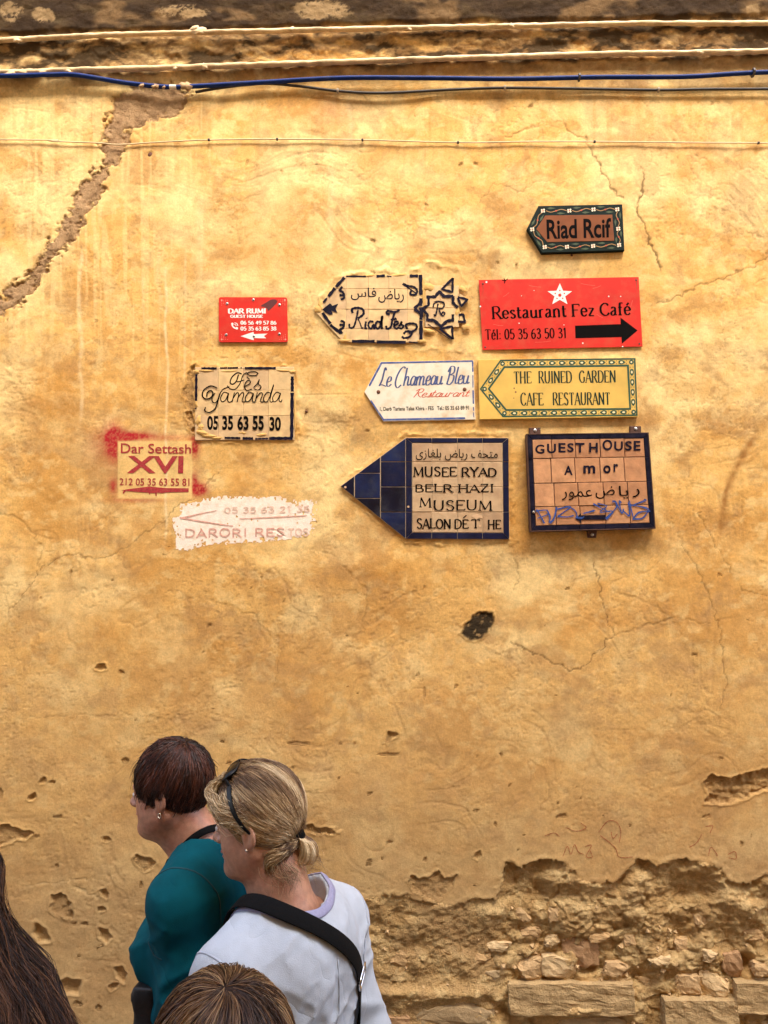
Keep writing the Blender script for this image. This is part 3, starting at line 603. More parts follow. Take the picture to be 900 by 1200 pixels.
M_TILE = [mat('tile_glaze_' + c, q, .42, .16, 26, bump=.0009, bscale=70, coat=.12, dirt=(.36, .19, .09), dscale=22, damt=.4) for c, q in (('a', (.50, .33, .18)), ('b', (.45, .29, .16)), ('c', (.53, .36, .20)))]
M_CLAY = [mat('clay_tile_' + c, q, .5, .2, 30, bump=.0014, bscale=60, coat=.08, dirt=(.34, .14, .06), dscale=24, damt=.5) for c, q in (('a', (.50, .235, .10)), ('b', (.44, .20, .085)), ('c', (.55, .27, .12)))]
M_PALE = [mat('pale_tile_' + c, q, .5, .16, 26, bump=.0009, bscale=70, coat=.08, dirt=(.45, .25, .11), dscale=22, damt=.45) for c, q in (('a', (.72, .49, .22)), ('b', (.60, .40, .20)), ('c', (.68, .46, .21)))]

def tile_field(root, polys, d0, d1, mats, gapx=.45, rs=None, name='tile'):
    rs = rs or random.Random(3)
    for p in polys:
        if len(p) < 3 or area(p) < 5: continue
        a = np.array(p); c = a.mean(0); q = []
        n = len(a)
        for i in range(n):   # pull the corners in: leaves the joint
            u = a[i - 1] - a[i]; v = a[(i + 1) % n] - a[i]; u /= np.linalg.norm(u) + 1e-9; v /= np.linalg.norm(v) + 1e-9
            s = abs(u[0] * v[1] - u[1] * v[0]) + .12; q.append(a[i] + (u + v) / s * gapx)
        n = len(q); jit = np.array([rs.uniform(-.0004, .0004) for _ in range(n)]) * 0 + rs.uniform(-.0009, .0009)
        # one tilted plane keeps the face flat
        Q = np.array(q) - c; jit = jit + Q[:, 0] * rs.uniform(-3e-5, 3e-5) + Q[:, 1] * rs.uniform(-3e-5, 3e-5)
        mesh(name, *prism(q, d0, d1, .0010, jit), rs.choice(mats), root)

# ================================================================== RIAD RCIF plaque
h0 = hmax(618, 238, 732, 297)
t = root_at('arrow_sign', 676, 296, 'small brown arrow plaque with a green flowered border reading Riad Rcif, highest of the signs', 'sign', h0)
PL = [(617.5, 268), (631, 241), (729.5, 239), (732, 293.5), (635, 296.5)]
IN = [(628.5, 268.5), (639, 252.5), (717.5, 251.5), (719.8, 282), (641.5, 283.7)]
dF = h0 + .016
mesh('board', *prism(PL, h0 - .004, dF, .0025), mat('dark_green_paint', (.004, .012, .009), .6, .25, 20, spec=.12), t)
mesh('name_panel', *prism(IN, dF - .001, dF + .0012, .0006), mat('brown_paint', (.22, .070, .025), .6, .2, 20, spec=.12, dirt=(.12, .05, .02), dscale=40, damt=.4), t)
lt = Z([(208, 186), (735, 175), (731, 350 - 20), (213, 352)], 610, 230, 6.923)
sheet('lettering', type_text('Riad Rcif', [(640.2, 257.0), (716.0, 255.4), (716.4, 278.4), (641.0, 280.4)], .024), dF + .0012, M_INK, t)
M_CREAM = mat('cream_enamel', (.80, .70, .50), .4, .05); M_LEAF = mat('leaf_green', (.035, .06, .018), .5, .2); M_VINE = mat('vine_ochre', (.38, .20, .06), .5, .2); M_REDDOT = mat('red_dot', (.45, .05, .02), .5)
fls = Z([(182, 118), (396, 117), (592, 107), (785, 106), (793, 263), (800, 396), (589, 403), (377, 410), (196, 412), (95, 268)], 610, 230, 6.923)
for i, (fx, fy) in enumerate(fls):
    g = [disc(fx + dx, fy + dy, 1.15, 8) for dx, dy in ((-1.35, -.95), (1.2, -1.35), (-1.2, 1.35), (1.35, .95))]
    fl = sheet('painted_flower', g, dF, M_CREAM, t, lift=.0006); sheet('flower_eye', [disc(fx, fy, .9, 7)], dF, M_REDDOT, fl, lift=.0011)
v = []
lv = []
dots = []
for i in range(len(fls)):
    a = np.array(fls[i]); b = np.array(fls[(i + 1) % len(fls)]); T = b - a; Nn = np.array((-T[1], T[0])) / np.linalg.norm(T)
    v.append(stroke(crom([a + T * .12, a + T * .3 + Nn * 1.6, a + T * .5, a + T * .7 - Nn * 1.6, a + T * .9], 5), .75))
    dots.append(disc(*(a + T * .5), 1.0, 7))
    for k, s in ((.32, -1), (.68, 1)):
        c = a + T * k + Nn * 3.0 * s; u = T / np.linalg.norm(T); L = min(5, np.linalg.norm(T) * .2); n2 = np.array((-u[1], u[0]))
        lv.append((np.array([c - u * L, c - u * L * .2 + n2 * 1.3, c + u * L, c - u * L * .2 - n2 * 1.3]), [(0, 1, 2, 3)]))
sheet('vine', v, dF, M_VINE, t, lift=.0004); sheet('painted_leaves', lv, dF, M_LEAF, t, lift=.0002); sheet('red_berries', dots, dF, M_REDDOT, t, lift=.0009)

# ================================================================== RESTAURANT FEZ CAFE
h0 = hmax(561, 324, 754, 410)
t = root_at('metal_sign', 658, 410, 'large red metal sign reading Restaurant Fez Caf\u00e9 with white star and black arrow', 'sign', h0)
d0 = h0 + .004
mesh('panel', *prism([(561, 328), (748.5, 324.5), (753, 406), (565.5, 410)], d0 - .0015, d0 + .0015, .0004), M_RED, t)
d0 += .0015
S = lambda p: Z(p, 550, 310, 4.2857)
so = []; cx, cy = 454.5, 152
for k in range(10):
    a = -math.pi / 2 + k * math.pi / 5; r = 58 if k % 2 == 0 else 25; so.append((cx + r * 1.12 * math.cos(a), cy + r * math.sin(a) * 1.0))
V = np.array(S(so)); cen = np.array(S([(cx, cy)])); 
sheet('star', (np.concatenate([V, cen]), [(i, (i + 1) % 10, 10) for i in range(10)]), d0, M_WHITE, t)
red = [disc(*S([(cx + 0, cy + 2)])[0], 2.2, 5)]
for k in range(5):
    a = -math.pi / 2 + k * 2 * math.pi / 5; p = S([(cx + 24 * math.cos(a), cy + 22 * math.sin(a))])[0]; red.append(disc(p[0], p[1], .95, 5))
sheet('star_cutouts', red, d0, M_RED, t, lift=.0009)
sheet('lettering', pen_text('Restaurant Fez Caf\u00e9', S([(112, 212), (808, 190), (812, 252), (116, 273)]), 2.6, 1.05, gap=.75), d0, M_INK, t)
sheet('phone_number', pen_text('T\u00e9l: 05 35 63 50 31', S([(79, 326), (488, 318), (490, 368), (81, 377)]), 1.7, .8, serif=.7), d0, M_INK, t)
ar = np.array(S([(531, 307), (760, 299), (759, 266), (845, 331), (766, 398), (764, 364), (533, 370)]))
sheet('arrow', (ar, [(0, 1, 5, 6), (1, 2, 3), (1, 3, 5), (3, 4, 5)]), d0, M_INK, t)
for p in S([(68, 97), (838, 78), (854, 398), (80, 415)]): mesh('screw', *dome(p[0], p[1], 1.1, d0, .0015, 8), M_DARKMETAL, t)
sheet('paint_chips', [disc(*p, r, 6) for p, r in zip(S([(55, 210), (250, 295), (86, 88), (700, 160), (760, 160), (570, 395), (770, 412), (475, 303), (262, 157), (325, 130)]), (1.1, .8, 1.2, .9, .7, 1, .9, .6, .5, .5))], d0, M_WHITE, t)
M_RUN = mat('rust_run', (.30, .055, .02), .8, .3, 200)
for p in S([(68, 100), (838, 82)]): sheet('rust_run', [stroke(crom([(p[0], p[1] + 1), (p[0] + .3, p[1] + 6), (p[0] - .2, p[1] + 11 + (p[0] % 4))], 4), np.linspace(.9, .2, 9))], d0, M_RUN, t, lift=.0003)
sheet('scratches', [stroke(crom(S([(a, b), (a + dx / 2, b + dy / 2 + 2), (a + dx, b + dy)]), 3), .28) for a, b, dx, dy in ((300, 105, 60, 8), (620, 120, 40, -14), (120, 300, 50, 6), (640, 250, 30, 16), (330, 390, 80, -6), (820, 180, -20, 60), (560, 95, 70, 10), (200, 140, -30, 22))], d0, mat('scratch_pink', (.70, .16, .10), .6), t, lift=.0003)
sheet('splinter', [stroke(np.array(S(q)), 1.0) for q in ([(165, 78), (180, 82), (192, 72)], [(176, 94), (180, 80), (174, 70)])], d0, M_INK, t)

# ================================================================== DAR RUMI
h0 = hmax(257, 348, 337, 402); d0 = h0 + .006
t = root_at('metal_sign', 297, 402, 'small red rounded metal sign reading Dar Rumi Guest House with white arrow', 'sign', h0)
S = lambda p: Z(p, 245, 340, 9.0)
rc = []
for cx, cy, a0 in ((800, 98, -90), (806, 525, 0), (126, 527, 90), (126, 95, 180)):
    for k in range(5): a = rad(a0 + k * 22.5); rc.append((cx + 24 * math.cos(a), cy + 22 * math.sin(a)))
mesh('panel', *prism(S(rc), d0 - .003, d0 + .001, .0004), M_RED, t); d0 += .001
sheet('title_lettering', pen_text('DAR RUMI', S([(203, 197), (598, 195), (598, 242), (203, 244)]), 2.1, .8, serif=1.1, gap=1.0), d0, M_WHITE, t)
sheet('subtitle_lettering', pen_text('GUEST HOUSE', S([(226, 262), (566, 262), (566, 290), (226, 290)]), 1.35, .6, serif=1, gap=1.0), d0, M_WHITE, t)
sheet('phone_number', pen_text('06 56 49 57 86', S([(333, 325), (708, 325), (708, 362), (333, 362)]), 1.3, .6, serif=.6), d0, M_WHITE, t); sheet('phone_number', pen_text('05 35 63 85 38', S([(333, 386), (708, 386), (708, 424), (333, 424)]), 1.3, .6, serif=.6), d0, M_WHITE, t)
sheet('phone_symbol', [stroke(crom(S([(240, 350), (246, 375), (268, 398), (300, 408)]), 6), 1.5), disc(*S([(246, 356)])[0], 1.5, 8), disc(*S([(292, 402)])[0], 1.5, 8), stroke(crom(S([(270, 345), (292, 352), (303, 374)]), 5), .9), stroke(crom(S([(268, 362), (280, 366), (286, 378)]), 5), .8)], d0, M_WHITE, t)
ar = np.array(S([(332, 486), (470, 440), (471, 464), (616, 458), (578, 484), (604, 508), (471, 506), (472, 529)]))
sheet('arrow', (ar, [(0, 1, 2, 5 + 1, 7)[:0] or (0, 1, 2), (0, 2, 6), (0, 6, 7), (2, 3, 4), (2, 4, 6), (4, 5, 6)]), d0, M_WHITE, t)
sheet('hat_emblem', (np.array(S(list(crom([(546, 166), (600, 132), (650, 102), (695, 98), (720, 118), (700, 150), (660, 190), (626, 218), (612, 196), (585, 180)], 3, True)))), [tuple(range(30))]), d0, M_CARD, t)
co = []
for cx, cy, sx, sy in ((133, 107, 1, 1), (799, 104, -1, 1), (805, 520, -1, -1), (133, 520, 1, -1)):
    co.append(disc(*S([(cx, cy)])[0], 1.1, 6))
    for i in range(4):
        for j in range(4 - i):
            if i + j: co.append(disc(*S([(cx + sx * 21 * i, cy + sy * 17 * j)])[0], .42, 4))
sheet('corner_ornament', co, d0, mat('pink_print', (.80, .30, .22), .5), t)
for p in S([(190, 144), (467, 103), (742, 156), (741, 464), (180, 472), (473, 487)]):
    sc_ = mesh('screw', *dome(p[0], p[1], 1.75, d0, .0018, 10), M_STEEL, t); sheet('screw_recess', [disc(p[0], p[1], .95, 6)], d0 + .0018, M_INK, sc_)

# ================================================================== LE CHAMEAU BLEU
h0 = hmax(429, 421, 557, 494); d0 = h0 + .005
t = root_at('metal_sign', 490, 494, 'white arrow-shaped metal sign with worn blue edge reading Le Chameau Bleu', 'sign', h0)
S = lambda p: Z(p, 420, 415, 6.4286)
M_ENW = mat('worn_white_enamel', (.80, .72, .56), .35, .06, 10, dirt=(.62, .40, .17), dscale=16, damt=.7); M_ENB = mat('enamel_blue', (.045, .095, .30), .4, .2, 30, dirt=(.5, .45, .36), dscale=60, damt=.6)
CB = S([(46, 284), (168, 58), (866, 45), (882, 492), (188, 506)])
mesh('panel', *prism(CB, d0 - .003, d0 + .001, .0006), M_ENW, t); d0 += .001
ed = [stroke(np.linspace(*np.array(S([a, b])), 6), w) for a, b, w in (((172, 66), (860, 52), 2.0), ((174, 66), (84, 236), 2.2), ((94, 350), (188, 492), 1.7), ((188, 494), (800, 482), 2.2), ((860, 52), (862, 130), 1.7), ((862, 160), (863, 250), 1.2), ((864, 275), (866, 372), 1.7), ((867, 400), (868, 425), 1.2), ((866, 440), (870, 474), 1))]
sheet('blue_edge', ed, d0, M_ENB, t)
sheet('title_lettering', pen_text('Le Chameau Bleu', S([(152, 100), (832, 92), (836, 222), (150, 246)]), 2.0, .8, CUR, slant=.22, serif=0, gap=-.3) , d0, mat('blue_print', (.045, .075, .20), .5, .2), t)
sheet('subtitle_lettering', pen_text('Restaurant', S([(408, 262), (828, 260), (832, 318), (406, 326)]), 1.15, .6, CUR, slant=.35, serif=0, gap=-.3), d0, mat('red_print', (.60, .075, .03), .5, .2), t)
sheet('address_lettering', type_text('1, Derb Tariana Talaa Kbira - FES   Tel.: 05 35 63 89 91', S([(162, 398), (832, 388), (834, 424), (162, 432)]), .02), d0, M_INK, t)
for p in S([(151, 285), (800, 266)]):
    mesh('screw', *dome(p[0], p[1], 2.3, d0, .003, 12), mat('rust', (.13, .045, .018), .8, .3, 60), t)

# ================================================================== THE RUINED GARDEN
h0 = hmax(561, 419, 748, 491); d0 = h0 + .014
t = root_at('board_sign', 654, 491, 'yellow board with a green patterned arrow border reading The Ruined Garden Cafe Restaurant', 'sign', h0)
S = lambda p: Z(p, 555, 415, 4.5)
M_YEL = mat('yellow_board', (.70, .45, .10), .5, .12, 10, spec=.25, dirt=(.55, .33, .08), dscale=14, damt=.5); M_GRN = mat('green_print', (.012, .075, .045), .45, .15)
mesh('board', *prism(S([(24, 30), (856, 20), (868, 330), (32, 344)]), d0 - .015, d0, .0010), M_YEL, t)
OUT = S([(34, 184), (142, 30), (852, 22), (864, 324), (154, 331)]); INN = S([(82, 183), (164, 70), (812, 62), (824, 287), (172, 293)])
def ring(a, b):
    n = len(a); return np.concatenate([np.array(a), np.array(b)]), [(i, (i + 1) % n, n + (i + 1) % n, n + i) for i in range(n)]
def lerp(k): return [(o[0] * (1 - k) + i[0] * k, o[1] * (1 - k) + i[1] * k) for o, i in zip(OUT, INN)]
sheet('border_lines', [ring(lerp(-.04), lerp(.17)), ring(lerp(.83), lerp(1.08))], d0, M_GRN, t)
g = []; gw = []
mid_ = lerp(.5)
for i in range(5):
    a = np.array(mid_[i]); b = np.array(mid_[(i + 1) % 5]); T = b - a; L = np.linalg.norm(T); u = T / L; nn = np.array((-u[1], u[0])); k = max(2, round(L / 11.6))
    for j in range(k):
        c = a + T * (j / k); 
        if j == 0: g.append(disc(*c, 2.9, 8)); gw.append(disc(*c, 1.2, 6)); 
        else:
            g.append((np.array([c + u * 4.1 * math.cos(q) * (1 + .15 * math.cos(3 * q)) + nn * 2.5 * math.sin(q) for q in np.arange(10) * math.pi / 5]), [tuple(range(10))])); gw.append((np.array([c + u * 1.9 * math.cos(q) + nn * 1.25 * math.sin(q) for q in np.arange(6) * math.pi / 3]), [tuple(range(6))]))
        c2 = a + T * ((j + .5) / k)
        for s in (-1, 1): g.append(disc(*(c2 + nn * 1.7 * s), .62, 5))
sheet('border_ornament', g, d0, M_GRN, t); sheet('ornament_centres', gw, d0, mat('cream_print', (.78, .66, .34), .5), t, lift=.0009)
for s_, b_ in (('THE', ((212, 92), (304, 91), (305, 153), (214, 155))), ('RUINED', ((342, 90), (516, 89), (518, 151), (344, 153))), ('GARDEN', ((556, 88), (748, 86), (750, 148), (558, 151))), ('CAFE', ((247, 204), (366, 204), (368, 269), (249, 271))), ('RESTAURANT', ((417, 203), (718, 202), (720, 266), (419, 269)))):
    sheet('lettering', pen_text(s_, S(b_), 1.75, .70, gap=1.4, serif=.8), d0, mat('dark_green_print', (.008, .030, .018), .5, spec=.2), t)
sheet('paint_chips', [disc(*p, r, 6) for p, r in zip(S([(214, 180), (222, 200), (212, 232)]), (1.0, 1.2, .7))], d0, mat('chip_brown', (.30, .12, .05), .8), t)

# ================================================================== MUSEUM (tiles set in the wall)
h0 = float(wall_h([530.], [570.])[0]); d1 = h0 + .0105
t = root_at('tile_sign', 500, 632, 'dark blue tiled arrow with lettered tile panel reading Musee Ryad Belr Hazi Museum', 'sign', h0)
ARW = [(399, 569.5), (475.5, 513), (595.5, 513), (597, 632), (475.5, 631.5)]
mesh('grout_bed', *prism(ARW, h0 - .02, d1 - .0022, .001), M_GROUT, t)
xs = [475.5, 506, 536, 565.5, 596]; ys = [513, 541, 570.5, 600, 631.5]
cells = [[(xs[i], ys[j]), (xs[i + 1], ys[j]), (xs[i + 1] + .3, ys[j + 1]), (xs[i], ys[j + 1])] for i in range(4) for j in range(4)]
PAN = [(483, 519), (588.5, 519), (590, 624.5), (483, 624)]
tile_field(t, [clip(c, PAN) for c in cells], d1 - .008, d1, M_TILE)
FR = [[(475.5, 513), (596, 513), (588.9, 519), (483, 519)], [(588.9, 519), (596, 513), (597, 632), (590, 624.5)], [(483, 624), (590, 624.5), (597, 632), (475.5, 631.5)], [(475.5, 513), (483, 519), (483, 624), (475.5, 631.5)]]
edge = []
for i, x in enumerate(xs[:-1]):
    col_ = [(x, 500), (xs[i + 1], 500), (xs[i + 1], 640), (x, 640)]
    for f in (FR[0], FR[2]): edge.append(clip(f, col_))
for j, y_ in enumerate(ys[:-1]):
    row = [(460, y_), (610, y_), (610, ys[j + 1]), (460, ys[j + 1])]
    for f in (FR[1], FR[3]): edge.append(clip(f, row))
edge = [[(px_, py_) for px_, py_ in e] for e in edge if len(e) >= 3]
tile_field(t, edge, d1 - .008, d1, [M_BLUE], .25, name='edge_tile')
HEAD = [(399, 569.5), (475.5, 513), (475.5, 631.5)]
hx = [(475.5, 446, [513, 541, 570.5, 600, 631.5]), (445.8, 415.5, [525, 554.5, 584, 612]), (415.3, 399, [540, 600])]
tile_field(t, [clip([(b, yy[k]), (a, yy[k]), (a, yy[k + 1]), (b, yy[k + 1])], HEAD) for a, b, yy in hx for k in range(len(yy) - 1)], d1 - .008, d1, [M_BLUE] + [mat('cobalt_glaze_' + c, q, .3, .6, 12, bump=.0012, bscale=50, spec=.4, dirt=(.05, .055, .07), dscale=22, damt=.5) for c, q in (('light', (.006, .013, .05)), ('dark', (.002, .003, .014)))], name='blue_tile')
S = lambda p: Z(p, 390, 500, 4.0909)
AR1 = '\uFEAD\uFEF3\uFE8E\uFEBD'
def arabic(*w): return ' '.join(x[::-1] for x in w[::-1])
sheet('arabic_lettering', type_text(arabic('\uFEE3\uFE98\uFEA4\uFED2', '\uFEAD\uFEF3\uFE8E\uFEBD', '\uFE91\uFEE0\uFED0\uFE8E\uFEAF\uFEEF'), S([(398, 104), (792, 108), (790, 164), (398, 160)])), d1, M_INK, t, lift=.0011)
kw = dict(serif=.8, jitter=.35)
for s_, b_, w_ in (('MUSEE RYAD', ((386, 192), (784, 198), (784, 238), (386, 238)), 2.0), ('BELR HAZI', ((394, 277), (772, 277), (772, 314), (394, 312)), 1.9), ('M', ((415, 338), (472, 340), (472, 386), (415, 384)), 2.1), ('USEUM', ((482, 354), (764, 354), (764, 400), (482, 402)), 2.1),
                   ('SALON', ((402, 440), (566, 444), (566, 488), (402, 488)), 1.9), ('DE', ((583, 444), (650, 444), (650, 486), (583, 488)), 1.9), ('T', ((664, 444), (706, 444), (706, 486), (664, 486)), 1.9), ('HE', ((744, 448), (806, 448), (806, 491), (744, 490)), 1.9)):
    sheet('lettering', pen_text(s_, S(b_), w_, 1.1, **kw) + ([stroke(np.array(S([(626, 437), (640, 425)])), 1.1)] if s_ == 'DE' else []), d1, M_INK, t, lift=.0011)
sheet('glaze_chip', [(np.array(S([(662, 428), (690, 418), (716, 426), (720, 440), (700, 436), (690, 446), (676, 436)])), [tuple(range(7))]), disc(*S([(706, 476)])[0], 1.6, 7), disc(*S([(362, 384)])[0], 1.4, 7), disc(*S([(60, 290)])[0], 1.5, 6)], d1, mat('bare_clay', (.62, .40, .22), .9), t, lift=.0013)

# ================================================================== GUEST HOUSE (framed panel on brackets)
h0 = hmax(617, 505, 769, 624); d1 = h0 + .034
t = root_at('tile_sign', 692, 624, 'framed clay-tile panel on brackets reading Guest House Amor with blue scribble', 'sign', h0)
S = lambda p: Z(p, 600, 495, 5.0)
OUTR = S([(84, 67), (802, 58), (843, 622), (108, 640)]); 
M_FRAME = mat('rusted_frame', (.085, .035, .020), .65, .35, 30, bump=.0006, metal=.2)
mesh('frame_tray', *prism(OUTR, h0 + .004, d1 - .003, .002), M_FRAME, t)
q = np.array(OUTR); INR = S([(116, 100), (775, 89), (811, 588), (140, 606)])
for i in range(4):
    a, b = q[i], q[(i + 1) % 4]; c = q.mean(0)
    e = [a, b, b + (c - b) * .016, a + (c - a) * .016]; mesh('frame_bar', *prism(e, h0 + .004, d1 + .002, .0008), M_FRAME, t)
TF = quad_map([np.array(p) + (np.array(S([(463, 347)])[0]) - np.array(p)) * .016 for p in OUTR]); 
def G2(u, v): return tuple(TF(np.array([[u, v]]))[0])
us = [0.0, .196, .392, .598, .798, 1.0]; vs = [0, .25, .508, .752, 1.0]; bu, bv = .037, .052
uin = [bu] + us[1:-1] + [1 - bu]; vin = [bv] + vs[1:-1] + [1 - bv]
cells = []; eb = []
for j in range(4):
    sh = (0, -.012, .004, .01)[j]
    for i in range(5):
        a = uin[i] + (sh if i else 0); b = uin[i + 1] + (sh if i < 4 else 0)
        cells.append([G2(a, vin[j]), G2(b, vin[j]), G2(b, vin[j + 1]), G2(a, vin[j + 1])])
tile_field(t, cells, d1 - .006, d1 + .001, M_CLAY, .5, random.Random(9), 'clay_tile')
for i in range(5):
    eb.append([G2(us[i], 0), G2(us[i + 1], 0), G2(min(us[i + 1], 1 - bu), bv), G2(max(us[i], bu), bv)]); eb.append([G2(max(us[i], bu), 1 - bv), G2(min(us[i + 1], 1 - bu), 1 - bv), G2(us[i + 1], 1), G2(us[i], 1)])
for j in range(4):
    eb.append([G2(0, vs[j]), G2(bu, max(vs[j], bv)), G2(bu, min(vs[j + 1], 1 - bv)), G2(0, vs[j + 1])]); eb.append([G2(1 - bu, max(vs[j], bv)), G2(1, vs[j]), G2(1, vs[j + 1]), G2(1 - bu, min(vs[j + 1], 1 - bv))])
tile_field(t, eb, d1 - .006, d1 + .001, [M_NAVY], .22, random.Random(5), 'edge_tile')
d2 = d1 + .002
L_ = []
for ch, x0, y0, x1, y1 in (('G', 136, 130, 190, 184), ('U', 205, 125, 258, 181), ('E', 272, 121, 314, 176), ('S', 324, 121, 362, 174), ('T', 372, 120, 425, 177), ('H', 452, 119, 503, 176), ('O', 530, 101, 588, 164), ('U', 599, 111, 650, 166), ('S', 662, 109, 703, 165), ('E', 713, 108, 753, 165), ('A', 305, 254, 356, 309), ('m', 418, 252, 488, 299), ('o', 535, 251, 578, 299), ('r', 595, 243, 622, 290)):
    L_.append(type_text(ch, tuple(sum((list(p) for p in S([(x0, y0), (x1, y1)])), [])), .028))
for l_ in L_: sheet('letter', l_, d2, M_NAVY, t)
sheet('arabic_lettering', [type_text(arabic('\uFE8E\uFEBD'), tuple(sum((list(p) for p in S([(490, 372), (604, 452)])), []))) if 0 else type_text('\uFEBD', tuple(sum((list(p) for p in S([(490, 374), (602, 448)])), []))), type_text('\uFE8E\uFEF3', tuple(sum((list(p) for p in S([(626, 372), (682, 446)])), []))), type_text('\uFEAD', tuple(sum((list(p) for p in S([(706, 388), (748, 440)])), []))),
      type_text('\uFECB\uFEE4\uFEEE\uFEAD'[::-1], tuple(sum((list(p) for p in S([(292, 396), (470, 456)])), [])))], d2, M_INK, t)
sheet('arrow', (np.array(S([(372, 566), (404, 530), (405, 544), (549, 542), (549, 570), (406, 570), (407, 588)])), [(0, 1, 2), (0, 2, 5), (0, 5, 6), (2, 3, 4, 5)]), d2, M_NAVY, t, lift=.0009)
BL = mat('blue_scribble', (.012, .055, .24), .6, .35, 200)
sc1 = [[(146, 512), (165, 545), (190, 592)], [(140, 520), (200, 512), (208, 540), (150, 560)], [(208, 512), (222, 556), (220, 588)], [(222, 588), (246, 560), (262, 500)], [(265, 510), (345, 494), (268, 552)], [(268, 552), (330, 556), (362, 545)], [(344, 494), (372, 520), (384, 560)], [(372, 556), (400, 560), (420, 556)], [(420, 530), (484, 518)],
       [(478, 478), (560, 520), (574, 520)], [(500, 474), (556, 490), (514, 520)], [(520, 530), (590, 522), (554, 566)], [(548, 560), (610, 500), (606, 464), (590, 462)], [(606, 464), (640, 530), (652, 510)], [(640, 530), (628, 462), (640, 470)], [(652, 520), (690, 545), (680, 470)], [(690, 462), (700, 500), (716, 566)], [(700, 486), (780, 456), (772, 450)], [(690, 480), (780, 500), (806, 518)], [(806, 518), (740, 530), (708, 568)], [(716, 566), (760, 560), (800, 520)]]
rr = random.Random(4); sk = []
for s_ in sc1:
    for k in range(3): sk.append(stroke(crom(S([(a + rr.uniform(-4, 4), b + rr.uniform(-4, 4)) for a, b in s_]), 5), rr.uniform(.6, 1.2)))
sheet('blue_scribble', sk, d2, BL, t, lift=.0013)
for bx, by in S([(135, 47), (725, 37), (470, 658)]):
    dn = 1 if by < 600 else -1
    pl = [(bx - 6.6, by - 3.2), (bx + 6.6, by - 3.2), (bx + 6.6, by + 5 * (dn > 0) + 3.2 * (dn < 0)), (bx - 6.6, by + 5 * (dn > 0) + 3.2 * (dn < 0))] if dn > 0 else [(bx - 6, by - 5), (bx + 6, by - 5), (bx + 4.6, by + 3.4), (bx - 4.6, by + 3.4)]
    br = mesh('bracket', *prism(pl, h0, h0 + .012, .002), M_FRAME, t); mesh('bracket_screw', *dome(bx, by, 2.0, h0 + .012, .003, 10), M_STEEL, br)
mesh('screw', *dome(*S([(127, 526)])[0], 1.8, d2, .002, 10), M_STEEL, t)

# ================================================================== FES YAMANDA (tiles set in the wall)
h0 = float(wall_h([290.], [475.])[0]); d1 = h0 + .0065
S = lambda p: Z(p, 215, 420, 6.4286)
t = root_at('tile_sign', 290, 516, 'cream tile plaque sunk in the plaster reading F\u00e8s Yamanda 05 35 63 55 30', 'sign', h0)
BX = S([(86, 66), (832, 62), (836, 614), (90, 618)]); mesh('grout_bed', *prism(BX, h0 - .02, d1 - .0018, .001), M_GROUT, t)
xs = [86, 262, 450, 640, 834]; ys = [64, 240, 432, 616]
tile_field(t, [S([(xs[i], ys[j]), (xs[i + 1], ys[j]), (xs[i + 1], ys[j + 1]), (xs[i], ys[j + 1])]) for i in range(4) for j in range(3)], d1 - .006, d1, M_PALE, .22, random.Random(2))
def wob(a, b, n=10, amp=.5):
    a = np.array(a, float); b = np.array(b, float); P = np.array([a + (b - a) * k / n for k in range(n + 1)]); return P
bd = []
for a, b, w in (((135, 74), (250, 74), 2.4), ((275, 72), (330, 71), 1.7), ((334, 72), (412, 70), 2.0), ((430, 71), (440, 71), 1.6), ((462, 72), (695, 73), 2.6), ((97, 118), (95, 320), 2.8), ((94, 372), (92, 384), 1.8), ((820, 136), (820, 250), 3.6), ((819, 258), (815, 596), 4.0), ((310, 598), (428, 600), 2.3), ((445, 602), (525, 604), 3), ((540, 606), (638, 604), 2.0), ((645, 602), (822, 602), 3.6)):
    P = np.array(S(wob(a, b))); ww = w * (1 + .22 * np.array([math.sin(i * 2.3 + a[0]) for i in range(len(P))])); bd.append(stroke(P, ww, False))
sheet('border_lines', bd, d1, M_NAVY, t, lift=.0012)
cu = [[(562, 112), (540, 100), (500, 102), (480, 114), (500, 128), (545, 128), (562, 112)], [(476, 106), (448, 128), (425, 190), (390, 232), (350, 228), (330, 206)], [(436, 116), (405, 108), (365, 142), (352, 182), (372, 194), (398, 172), (414, 124)], [(404, 176), (430, 172), (456, 162)],
      [(456, 214), (500, 190), (503, 170), (480, 168), (460, 205), (474, 240), (515, 232)], [(478, 138), (496, 156)], [(528, 218), (556, 190), (572, 158), (564, 190), (584, 214), (564, 238), (532, 230)],
      [(252, 222), (205, 208), (155, 236), (142, 280), (168, 306), (205, 296), (222, 262), (205, 242), (180, 258), (176, 286)], [(236, 262), (216, 296), (222, 330), (250, 326), (276, 262)], [(276, 262), (256, 330), (236, 380), (192, 408), (160, 392), (166, 370)], [(276, 262), (300, 232), (345, 214)],
      [(334, 262), (304, 256), (280, 296), (290, 326), (318, 312), (340, 262), (332, 312), (346, 330), (372, 318)], [(384, 258), (366, 328)], [(374, 300), (402, 260), (416, 270), (404, 328)], [(408, 300), (440, 258), (454, 270), (442, 318), (456, 328), (470, 320)],
      [(522, 262), (492, 256), (466, 296), (474, 326), (504, 312), (528, 262), (518, 312), (530, 330), (546, 318)], [(556, 258), (540, 328)], [(548, 300), (578, 260), (596, 270), (580, 316), (592, 330), (606, 320)],
      [(658, 264), (630, 256), (604, 296), (612, 326), (640, 312), (680, 196), (652, 308), (662, 330), (676, 320)], [(728, 264), (700, 256), (672, 296), (682, 326), (708, 312), (732, 262), (720, 312), (734, 328), (742, 312)]]
sheet('script_lettering', [stroke(np.array(S(list(crom(c, 6)))), 1.15 + .35 * (k in (2, 7, 9))) for k, c in enumerate(cu)], d1, M_INK, t, lift=.0012)
nb = []
